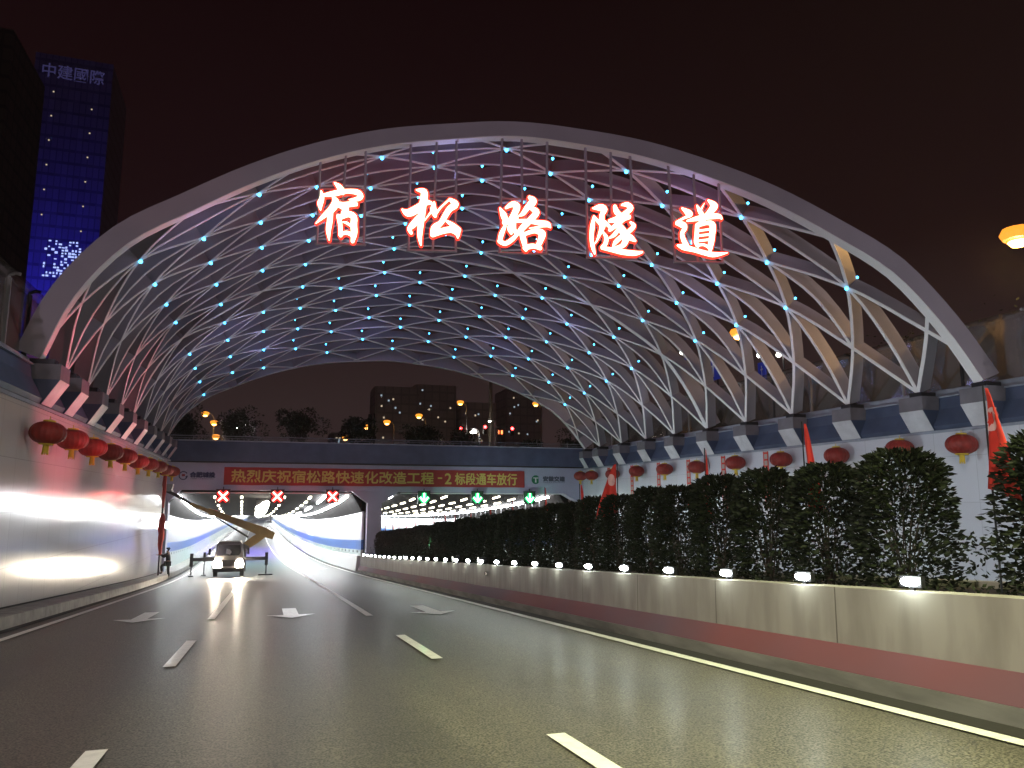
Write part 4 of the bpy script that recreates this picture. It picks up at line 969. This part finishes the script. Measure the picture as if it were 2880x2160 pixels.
Vt = [V[0], V[12], V[13], (.09, -.10, .13), V[16], V[17], (-.305, .10, .41)]
skin('trousers', Vt, [(0,1),(1,2),(2,3),(0,4),(4,5),(5,6)], [.152,.11,.08,.066,.11,.08,.066], mat('dark_grey_trousers', (.035, .035, .03), .85), pn)
skin('hair', [(-.045, 0, 1.66), (-.05, 0, 1.70), (.0, 0, 1.64)], [(0,1),(0,2)], [.092,.07,.08], M['black'], pn, 1)
for q, (a, b_) in enumerate([((.10, -.10, .05), (-.07, -.13, .035)), ((-.28, .10, kz + .055), (-.45, .10, kz + .04))]):
    skin('shoe', [a, b_], [(0, 1)], [.052, .045], M['rubber'], pn, 1)
for side, hp in (('n', (-.49, -.17, 1.375)), ('f', (-.46, .20, 1.305))):
    hV = [hp, (hp[0] - .07, hp[1], hp[2] + .01)]; hE = [(0, 1)]; hR = [.026, .030]
    for f_ in range(4):
        k = len(hV); yy = hp[1] - .03 + .02*f_; ln = (.07, .085, .08, .06)[f_]
        hV += [(hp[0] - .085, yy, hp[2] + .012), (hp[0] - .085 - ln*.6, yy, hp[2] + .016), (hp[0] - .085 - ln, yy, hp[2] - .002)]; hE += [(1, k), (k, k+1), (k+1, k+2)]; hR += [.010, .009, .007]
    k = len(hV); hV += [(hp[0] - .03, hp[1] - .03, hp[2] - .02), (hp[0] - .07, hp[1] - .05, hp[2] - .03)]; hE += [(0, k), (k, k+1)]; hR += [.011, .009]
    skin('hand', hV, hE, hR, bpy.data.materials['skin_tone'], pn, 1)
for ch in pn.children: ch.location = (0, 0, 0)

# ================================================================ SURROUNDINGS ABOVE THE TRENCH
# dark residential tower and blue-lit office tower on the left
def tower(name, lab, c, sx, sy, z1, ang, m):
    t = thing(name, lab, 'building', (c[0], c[1], gz)); t.rotation_euler.z = ang
    b = MB(); b.box((-sx/2, -sy/2, 0), (sx/2, sy/2, z1 - gz)); ob = b.build('walls', m); ob.parent = t; return t
def child(mb, name, m, parent):
    o = mb.build(name, m); o.parent = parent; return o
def facade_mat(name, c, gx, gzz, line, rough=.35, em=None, es=0.):
    m = mat(name, c, rough); n = m.node_tree; b = n.nodes['Principled BSDF']
    t = n.nodes.new('ShaderNodeTexCoord'); s = n.nodes.new('ShaderNodeSeparateXYZ'); n.links.new(t.outputs['Object'], s.inputs[0])
    def mth(op, a, v=None):
        q = n.nodes.new('ShaderNodeMath'); q.operation = op
        for i, x in enumerate((a, v)):
            if x is None: continue
            if isinstance(x, (int, float)): q.inputs[i].default_value = x
            else: n.links.new(x, q.inputs[i])
        return q.outputs[0]
    h = mth('ADD', s.outputs['X'], s.outputs['Y'])
    a = mth('LESS_THAN', mth('FRACT', mth('DIVIDE', mth('ADD', h, 500.), gx)), .16); z = mth('LESS_THAN', mth('FRACT', mth('DIVIDE', s.outputs['Z'], gzz)), .22)
    k = mth('MAXIMUM', a, z)
    cbn = n.nodes.new('ShaderNodeCombineXYZ'); n.links.new(mth('FLOOR', mth('DIVIDE', mth('ADD', h, 500.), gx)), cbn.inputs[0]); n.links.new(mth('FLOOR', mth('DIVIDE', s.outputs['Z'], gzz)), cbn.inputs[1])
    wn = n.nodes.new('ShaderNodeTexWhiteNoise'); n.links.new(cbn.outputs[0], wn.inputs[0])
    mx = n.nodes.new('ShaderNodeMix'); mx.data_type = 'RGBA'; n.links.new(mth('ADD', mth('MULTIPLY', k, .6), mth('MULTIPLY', wn.outputs[0], .35)), mx.inputs[0])
    mx.inputs[6].default_value = (*c, 1); mx.inputs[7].default_value = (*line, 1); n.links.new(mx.outputs[2], b.inputs['Base Color'])
    if em:
        b.inputs['Emission Color'].default_value = (*em, 1)
        n.links.new(mth('MULTIPLY', mth('ADD', mth('MULTIPLY', wn.outputs[0], .5), .6), es), b.inputs['Emission Strength'])
    return m
t = tower('office_tower', 'tall office tower washed in deep blue light with a rooftop sign', (-57.5, 236), 19.0, 26., 122.6, R(2), facade_mat('blue_curtain_wall', (.22, .22, .30), 1.5, 3.6, (.06, .06, .10)))
WT = t
def wtext(s, x0, z0, wd, ht, m, name):
    cu = bpy.data.curves.new('txt', 'FONT'); cu.body = s; cu.size = 1; cu.resolution_u = 2; cu.offset = .012
    o = bpy.data.objects.new('txt', cu); col.objects.link(o); bpy.context.view_layer.update()
    me = bpy.data.meshes.new_from_object(o.evaluated_get(bpy.context.evaluated_depsgraph_get())); bpy.data.objects.remove(o); bpy.data.curves.remove(cu)
    xs = [v.co.x for v in me.vertices]; zs = [v.co.y for v in me.vertices]; a, b_, c, d = min(xs), max(xs), min(zs), max(zs)
    for v in me.vertices: v.co = Vector((x0 + (v.co.x - a)/(b_ - a)*wd, -13.12, z0 + (v.co.y - c)/(d - c)*ht))
    me.name = name; me.materials.clear(); me.materials.append(m); o = bpy.data.objects.new(name, me); col.objects.link(o); o.parent = WT; return o
wtext('中建國際', -7.6, 110.6, 15.2, 4.2, glow('dim_blue_sign', (.25, .22, .7), .12), 'roof_sign')
b = MB(); rnd = random.Random(3)
for i in range(11):
    for j in range(13):
        if rnd.random() < .45: b.box((-3 + i*.8 , -13.1, 55 + j*.8), (-3 + i*.8 + rnd.uniform(.3, .75), -13.06, 55 + j*.8 + rnd.uniform(.25, .6)))
child(b, 'lit_video_panel', glow('blue_white_screen', (.40, .50, 1.), 1.5), WT)
b = MB()
for i in range(12):
    x = -4.6 if i % 2 else 4.9; b.box((x, -13.1, 68 + i*3.5), (x + .35, -13.06, 68.35 + i*3.5))
child(b, 'small_facade_lights', M['win_warm'], WT)
for q, (x, z, e_) in enumerate(((-64, 34, 26000), (-57, 28, 24000), (-50, 34, 26000))):
    spot('facade_wash', (x, 198, z), (x + 1, 223, 52 + 4*q), e_, (.05, .04, 1.0), 84, 2., .9)
t = tower('apartment_tower', 'dark unlit apartment tower at the left edge with a few lit windows', (-58.0, 172), 11.5, 22., 93., R(0), facade_mat('dark_tower_wall', (.10, .08, .065), 3.2, 3.1, (.02, .02, .02), .8))
for q, (x, z, m_) in enumerate(((3.9, 42.5, 'win_cool'), (3.2, 52.2, 'win_cool'), (4.0, 50.6, 'win_warm'), (3.0, 63.0, 'win_cool'), (3.6, 60.5, 'win_cool'))):
    b = MB(); b.box((x - 1.6, -11.06, z - gz), (x - .2, -11.02, z - gz + 1.2)); child(b, 'window', M[m_], t)
b = MB(); b.box((-4, -6, 93 - gz), (2, 6, 96 - gz)); child(b, 'roof_block', bpy.data.materials['dark_tower_wall'], t)
# distant residential blocks behind the portal
rnd = random.Random(12)
for i, (x, y, sx, h) in enumerate(((37, 250, 14, 38), (52, 262, 14, 41), (66, 258, 12, 35), (86, 270, 14, 42), (24, 285, 10, 26))):
    t = tower('apartment_block', ['leftmost hazy apartment block far behind the portal', 'tallest far apartment block behind the portal', 'narrow far apartment block with dotted windows', 'rightmost far apartment block behind the traffic lights', 'lowest far apartment block peeping over the trees'][i], (x, y), sx, 14, h, 0, facade_mat('hazy_block_wall_%s' % 'abcde'[i], (.62, .52, .50), 2.6, 3., (.40, .34, .34), .9))
    for q in range(9):
        b = MB(); xx = rnd.uniform(-sx/2 + 1, sx/2 - 2); zz = rnd.uniform(16, h - gz - 2); b.box((xx, -7.06, zz), (xx + .5, -7.02, zz + .55)); child(b, 'window', M['win_warm' if rnd.random() < .5 else 'win_cool'], t)

# ---------------------------------------------------------------- trees behind the portal
def tree(loc, H, cr, lab, seed, n=3000, cz=.62, grp=None, flat=.8):
    rnd = random.Random(seed); t = thing('street_tree', lab, 'tree', loc, grp)
    b = MB(); b.tube([(0, 0, -.1), (.05, 0, H*.3), (0, .05, H*.55)], [H*.028, H*.02, H*.012], 7)
    for i in range(6):
        a = i*1.05 + rnd.random(); b.tube([(0, 0, H*(.28 + .04*i)), (cr*.35*math.cos(a), cr*.35*math.sin(a), H*(.48 + .05*i)), (cr*.7*math.cos(a), cr*.7*math.sin(a), H*(.58 + .05*i))], [H*.012, H*.008, H*.003], 5)
    o = b.build('trunk', M['bark']); o.parent = t
    cl = [(Vector((rnd.gauss(0, .42)*cr, rnd.gauss(0, .42)*cr, H*cz + rnd.gauss(0, .40)*cr*flat)), rnd.uniform(.28, .5)*cr) for _ in range(16)] + [(Vector((0, 0, H*cz)), cr*.6)]
    f = MB()
    for i in range(n):
        c, r_ = rnd.choice(cl); d = Vector((rnd.gauss(0, 1), rnd.gauss(0, 1), rnd.gauss(0, 1))).normalized(); p = c + d*r_*rnd.uniform(.55, 1.05)
        L = rnd.uniform(.16, .30); leaf(f, p, d + Vector((rnd.uniform(-.8, .8), rnd.uniform(-.8, .8), rnd.uniform(-.6, .6))), L, L*.6, rnd)
    o = f.build('crown', M['leaf2']); o.parent = t; return t
tree((-8.0, 76, gz), 5.2, 2.0, 'leftmost bushy tree behind the portal beam, half hidden by the arch', 21)
tree((-2.9, 77, gz), 5.2, 2.1, 'round tree behind the beam with a white lamp shining through it', 22)
tree((2.4, 77, gz), 5.7, 2.0, 'tallest round tree behind the middle of the left portal', 23)
tree((7.7, 80, gz), 5.6, 2.0, 'round tree behind the two traffic signal poles', 24)
tree((15.2, 84, gz), 5.6, 2.1, 'dark tree left of the bright white street light', 25)
tree((21.0, 88, gz), 5.4, 2.2, 'low dark tree beside the red traffic lights', 26)
tree((27.5, 82, gz), 3.4, 1.6, 'small yellow-lit bush under the red traffic lights', 27)
tree((33.0, 84, gz), 4.2, 1.8, 'scrubby tree left of the right arch foot', 28)
rnd = random.Random(31)
for i in range(16):
    x = 27.5 + rnd.uniform(-1.2, 2.2) + .05*i; y = 17 + 3.1*i
    t = thing('thin_tree', '%s slender bare-trunked tree behind the right glass barrier' % ORD[i], 'tree', (x, y, gz), 'slender trees behind the right barrier')
    b = MB(); hh = rnd.uniform(2.8, 3.9)
    for q in range(3):
        a = rnd.uniform(-.35, .35); b.tube([(q*.4 - .4, 0, 0), (q*.4 - .4 + a*.4, .1, hh*.5), (q*.4 - .4 + a, .1, hh)], [.07, .05, .02], 5)
    o = b.build('trunk', M['bark']); o.parent = t
    f = MB()
    for q in range(420):
        p = Vector((rnd.gauss(0, .7), rnd.gauss(0, .7), hh*.62 + rnd.gauss(0, .75))); leaf(f, p, Vector((rnd.gauss(0, 1), rnd.gauss(0, 1), rnd.gauss(0, 1))), .17, .08, rnd)
    o = f.build('crown', M['leaf2']); o.parent = t

# ---------------------------------------------------------------- street lights
def street_lamp(loc, hd, H, m, lab, energy=0, color=(1, .6, .25), arm=1.6, size=.16, cat='street light', name='street_lamp', down=None, grp=None, cone=118):
    """mast at loc, lamp head at hd"""
    t = thing(name, lab, cat, loc, grp); h = Vector(hd) - Vector(loc)
    b = MB(); b.tube([(0, 0, 0), (0, 0, h.z*.93), (h.x*.35, h.y*.35, h.z*1.0), (h.x*.92, h.y*.92, h.z + .06)], [.11, .07, .055, .045], 8); o = b.build('mast', M['pole']); o.parent = t
    b = MB(); b.lathe([(.02, size*.34), (size*.5, size*.30), (size*.9, size*.22), (.02, size*.21)], (h.x, h.y, h.z), 12); o = b.build('lamp_hood', M['dark_metal']); o.parent = t
    amber = m in (M['sodium'], M['sodium_far']); k_ = .78 if amber else 1.
    b = MB(); b.lathe([(.01, -size*1.02), (size*.62*k_, -size*.92), (size*.92*k_, -size*.62), (.01, -.002)], (h.x, h.y, h.z), 14); o = b.build('lamp_glass', m); o.parent = t
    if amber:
        b = MB(); b.lathe([(size*.55, -size*.62), (size*1.0, -size*.42), (size*1.2, 0), (size*1.0, size*.40), (size*.4, size*.56)], (h.x, h.y, h.z), 14); o = b.build('amber_halo', M['amber_halo']); o.parent = t  # emissive shell imitates the amber glow around the lamp
    if energy:
        q = (hd[0], hd[1], hd[2] - size*1.3 - .12)
        if down and cone > 60: point('arch_face_fill', (q[0], q[1], q[2] + .0), energy*.42, (color[0], color[1]*.86, 1.0), .25)  # added lilac fill that lights the face of the front arch
        if down: spot('street_lamp_light', q, (q[0] + down[0], q[1] + down[1], q[2] - 10), energy, color, cone, .2, .9)
        else: point('street_lamp_light', q, energy, color, .2)
    return t
street_lamp((29.8, 20.6, gz), (25.9, 20.5, 11.3), 0, M['sodium'], 'glaring amber street light at the right edge above the glass barrier', 850, (1, .56, .20), size=.50)
street_lamp((31.6, 45.8, gz), (30.3, 45.0, 13.1), 0, M['sodium'], 'glaring amber street light seen through the right side of the canopy', 650, (1, .56, .20), size=.50)
far = [((577,1163), -7.31, 11.14, 'a'), ((602,1188), -6.34, 10.18, 'a'), ((665,1193), -4.02, 10.06, 'w'), ((692,1194), -3.03, 10.05, 's'), ((607,1227), -6.08, 8.66, 'a'), ((1031,1199), 10.22, 10.22, 'a'), ((1088,1187), 12.55, 10.82, 'a'), ((973,1230), 7.89, 8.87, 'a'), ((1000,1217), 8.96, 9.45, 's'), ((1295,1131), 21.33, 13.47, 'a'), ((1178,1169), 16.32, 11.69, 'a'), ((1507,1135), 30.97, 13.67, 'a'), ((1378,1183), 25.04, 11.36, 's'), ((1331,1208), 22.98, 10.2, 'w')]
flab = ['highest amber street light of the cluster at the left arch foot', 'second amber street light of the cluster at the left arch foot', 'white street light shining through the round tree', 'tiny lamp right of the white light in the round tree', 'lowest amber street light of the cluster at the left arch foot', 'amber street light left of the dark signal pole', 'amber street light just right of the dark signal pole', 'lowest amber light on the beam below the signal poles', 'tiny pale lamp between the two low amber lights', 'highest amber street light under the middle of the canopy', 'amber street light below and left of the highest one', 'amber street light close beside the right rear arch', 'small pale lamp above the red traffic lights', 'brilliant white street light left of the red traffic lights']
for (px, x, z, k), lb in zip(far, flab):
    m_, sz = {'a': (M['sodium_far'], .36), 'w': (M['white_far'], .46), 's': (M['white_far'], .17)}[k]
    street_lamp((x + .9, 90.5, gz), (x, 90, z), 0, m_, lb, size=sz)
# globes along the street on the right, with blue hanging signs
for i, (y, z, dbl, sg) in enumerate(((45.25, 11.47, 0, 1), (41.5, 10.77, 0, 1), (36.55, 9.74, 1, 1), (34.97, 9.43, 0, 0), (33.5, 9.04, 0, 0))):
    t = thing('globe_lamp', ['farthest globe street lamp right of the canopy with a blue sign', 'globe street lamp with the widest blue sign', 'double ring street lamp with a narrow blue sign', 'plain globe street lamp next to the double ring one', 'nearest plain globe lamp at the right of the row'][i], 'street lamp', (26.3, y, gz), 'globe lamps along the street on the right')
    b = MB(); b.tube([(0, 0, 0), (0, 0, z - gz - .1)], [.07, .04], 7); o = b.build('mast', M['dark_metal']); o.parent = t
    for q in ((-.13, .13) if dbl else (0,)):
        b = MB()
        if dbl: 
            pts = [(-.3 + 0*a, q*1.35 + .11*math.cos(a), z - gz + .11*math.sin(a)) for a in [j*math.pi/7 for j in range(15)]]; b.tube(pts, .04, 6)
        else: b.lathe([(.01, -.13), (.09, -.09), (.13, 0), (.09, .09), (.01, .13)], (-.3, q, z - gz), 12)
        o = b.build('globe', M['white_far']); o.parent = t
    if sg:
        b = MB(); wd = (.9, 1.5, .7)[i]; b.box((-.30, -wd/2, z - gz - 1.75), (-.24, wd/2, z - gz - .45)); sgn = b.build('blue_sign', mat('blue_sign_face_%s' % 'abc'[i], (.02, .03, .30), .5, em=(.03, .05, .5), es=.16)); sgn.parent = t
        b = MB(); b.box((-.306, -.05*wd, z - gz - 1.55), (-.302, .05*wd, z - gz - .65)); b.box((-.306, -.16*wd, z - gz - .9), (-.3025, .16*wd, z - gz - .82)); o = b.build('white_arrow', M['white']); o.parent = sgn

# traffic signals on the cross street
def signal(loc, lamps, lab, arm):
    t = thing('traffic_signal', lab, 'traffic light', loc)
    b = MB(); b.tube([(0, 0, 0), (0, 0, lamps[0][1] + .5)], .10, 7); b.tube([(0, 0, lamps[0][1]), (arm, 0, lamps[0][1] + .1)], .05, 6); o = b.build('mast', M['pole']); o.parent = t
    for x, z in lamps:
        b = MB(); b.box((x - .22, -.1, z - .85), (x + .22, .12, z + .25)); h = b.build('signal_head', M['black']); h.parent = t
        b = MB(); b.loft([[(x + .18*math.cos(a), -.14, z + .18*math.sin(a)) for a in [i*math.pi/6 for i in range(12)]], [(x + .18*math.cos(a), -.10, z + .18*math.sin(a)) for a in [i*math.pi/6 for i in range(12)]]]); o = b.build('red_lamp', M['red_lamp']); o.parent = h
    return t
signal((25.46, 89, gz), [(-1.3, 5.25), (2.1, 5.15)], 'traffic light mast with two large red lamps right of the white street light', 2.2)
t = signal((21.9, 89.5, gz), [(-.6, 5.0)], 'traffic light with a single small dim red lamp left of the white street light', -.6)
t = thing('countdown_signal', 'small orange-red countdown display between the red traffic lights', 'traffic light', (25.95, 88.5, gz))
b = MB(); b.tube([(0, 0, 0), (0, 0, 4.3)], .05, 6); b.box((-.45, -.08, 4.3), (.45, .1, 4.95)); b.build('housing', M['black']).parent = t
b = MB(); b.box((-.28, -.12, 4.4), (-.20, -.085, 4.85)); b.box((.05, -.12, 4.4), (.25, -.085, 4.85)); b.build('digits', glow('orange_digits', (1, .18, .05), 5.)).parent = t
t = thing('signal_pole', 'dark unlit traffic signal pole behind the beam at centre left', 'pole', (10.6, 86, gz))
b = MB(); b.tube([(0, 0, 0), (0, 0, 6.1)], .09, 7); b.box((-.7, -.12, 4.1), (-.3, .1, 6.0)); b.build('mast_and_head', M['black']).parent = t
t = thing('mast', 'tall pale mast rising out of view behind the red traffic lights', 'mast', (25.7, 92, gz))
b = MB(); b.tube([(0, 0, 0), (0, 0, 22)], [.28, .2], 8); b.build('mast_tube', mat('pale_mast', (.20, .17, .14), .7)).parent = t
t = thing('light_pole', 'thin unlit pole left of the right rear arch', 'pole', (29.9, 85, gz))
b = MB(); b.tube([(0, 0, 0), (0, 0, 9.6)], .05, 6); b.build('pole_tube', M['pole']).parent = t

# ---------------------------------------------------------------- lamps behind the camera and added wash lights for the canopy
street_lamp((-9.2, -6, gz), (-7.9, -5.5, 12.5), 0, M['sodium'], 'tall street lamp behind the camera on the left', 7600, (1, .90, .74), down=(4, 5))
street_lamp((24.8, -9, gz), (23.2, -8.4, 12.8), 0, M['sodium'], 'tall street lamp behind the camera on the right', 7600, (.98, 1, .74), down=(-6, 5))
street_lamp((7.3, -4.5, 1.2), (4.2, -3.2, 12.5), 0, M['sodium'], 'added median street lamp behind the camera with its arm over the road')
spot('road_pool', (4.2, -3.2, 12.0), (4.0, 6.6, -.4), 19000, (.95, 1.0, .48), 40, .3, 1.)  # beam of the added median lamp, for the bright pool on the road
def wash(loc, tgt, e_, c, ang, lab):  # added fixture with a spot, placed to tint the brackets and arches
    t = thing('added_wash_light', lab, 'added wash light', loc)
    b = MB(); b.box((-.12, -.1, 0), (.12, .1, .2)); b.build('housing', M['dark_metal']).parent = t
    spot('wash_beam', (loc[0], loc[1], loc[2] + .3), tgt, e_, c, ang, .12, .8)
wash((5.0 + 1.3, 27.0, zt(27) + 1.0), (-6.5, 27.0, 4.6), 5500, (1.0, .15, .20), 34, 'added wash light on the median throwing red on the left brackets')
wash((6.3, 37.5, zt(37.5) + 1.0), (-6.5, 37.0, 4.6), 5500, (1.0, .15, .20), 40, 'farther added wash light on the median throwing red on the left brackets')
wash((8.2, 38.0, zt(38) + 1.0), (21.5, 36.0, 4.4), 800, (.75, .95, 1.0), 50, 'added wash light behind the hedge whitening the right brackets')
wash((6.3, 23.5, zt(23.5) + 1.0), (-2.6, 25.0, 10.6), 1800, (1.0, .20, .16), 20, 'added wash light on the median throwing red on the underside of the front arch')
wash((6.3, 33.5, zt(33.5) + 1.0), (16.5, 36.2, 11.6), 1500, (.25, 1.0, .45), 24, 'added wash light on the median throwing green on the middle arch')
for x, y, e_ in ((-5.4, 30, 260), (-5.4, 42, 240), (20.8, 27, 480), (20.8, 40, 420)):
    spot('canopy_uplight', (x, y, 3.2 if x > 0 else 3.2), (7.5, y + 1, 15), e_, (.80, .70, 1.0), 120, .2, .9)
# coloured ambience deep in the left bore
area('bore_colour_light', (-1.8, 108, zt(108) + 4.1), (-1.8, 108, -9), 3200, (.16, .10, 1.0), 9, 26)
area('bore_colour_light', (-.9, 78, zt(78) + 4.2), (-.9, 78, -9), 420, (.10, .9, .5), 7, 10)
spot('blue_reach', (-1, 92, zt(92) + 4.2), (-3.5, 96, zt(96)), 300, (.08, .12, 1.), 110, .3, .7)

# added fill spots for the right wall, added fill points for the far blocks
for y in (3, 11, 22, 34, 46):
    spot('right_wall_fill', (8.2, y, zt(y) + 1.15), (21.5, y + 3, 1.2), 1500, (.80, .92, 1.0), 120, .15, .9)
for x in (36, 58, 80):
    point('far_block_fill', (x, 225, 14), 170, (1, .72, .5), 1.)

for k, L in ((1, 5), (1, 9), (1, 13), (3, 3), (3, 7), (3, 11), (6, 4), (6, 9), (6, 13), (8, 5), (8, 9), (8, 12)):
    q = S(L, k) - Nrm(L, k)*1.1
    point('canopy_fill', (q.x, q.y - .6, q.z), 26, (.42, .42, 1.0), .15)  # added lilac fill that lightens the canopy webs

# ================================================================ HAZE: thin night mist
hz = bpy.data.materials.new('night_haze'); hz.use_nodes = True; n = hz.node_tree; n.nodes.clear()
o_ = n.nodes.new('ShaderNodeOutputMaterial'); v_ = n.nodes.new('ShaderNodeVolumePrincipled')
v_.inputs['Density'].default_value = .0005; v_.inputs['Color'].default_value = (.85, .85, .85, 1); v_.inputs['Anisotropy'].default_value = .55
n.links.new(v_.outputs[0], o_.inputs['Volume'])
mb = MB(); mb.box((-455, -305, -14.5), (455, 645, 140)); hb = mb.build('haze', hz); tag(hb, 'thin night haze glowing round the lamps', 'haze', kind='stuff')
sc.cycles.volume_bounces = 0
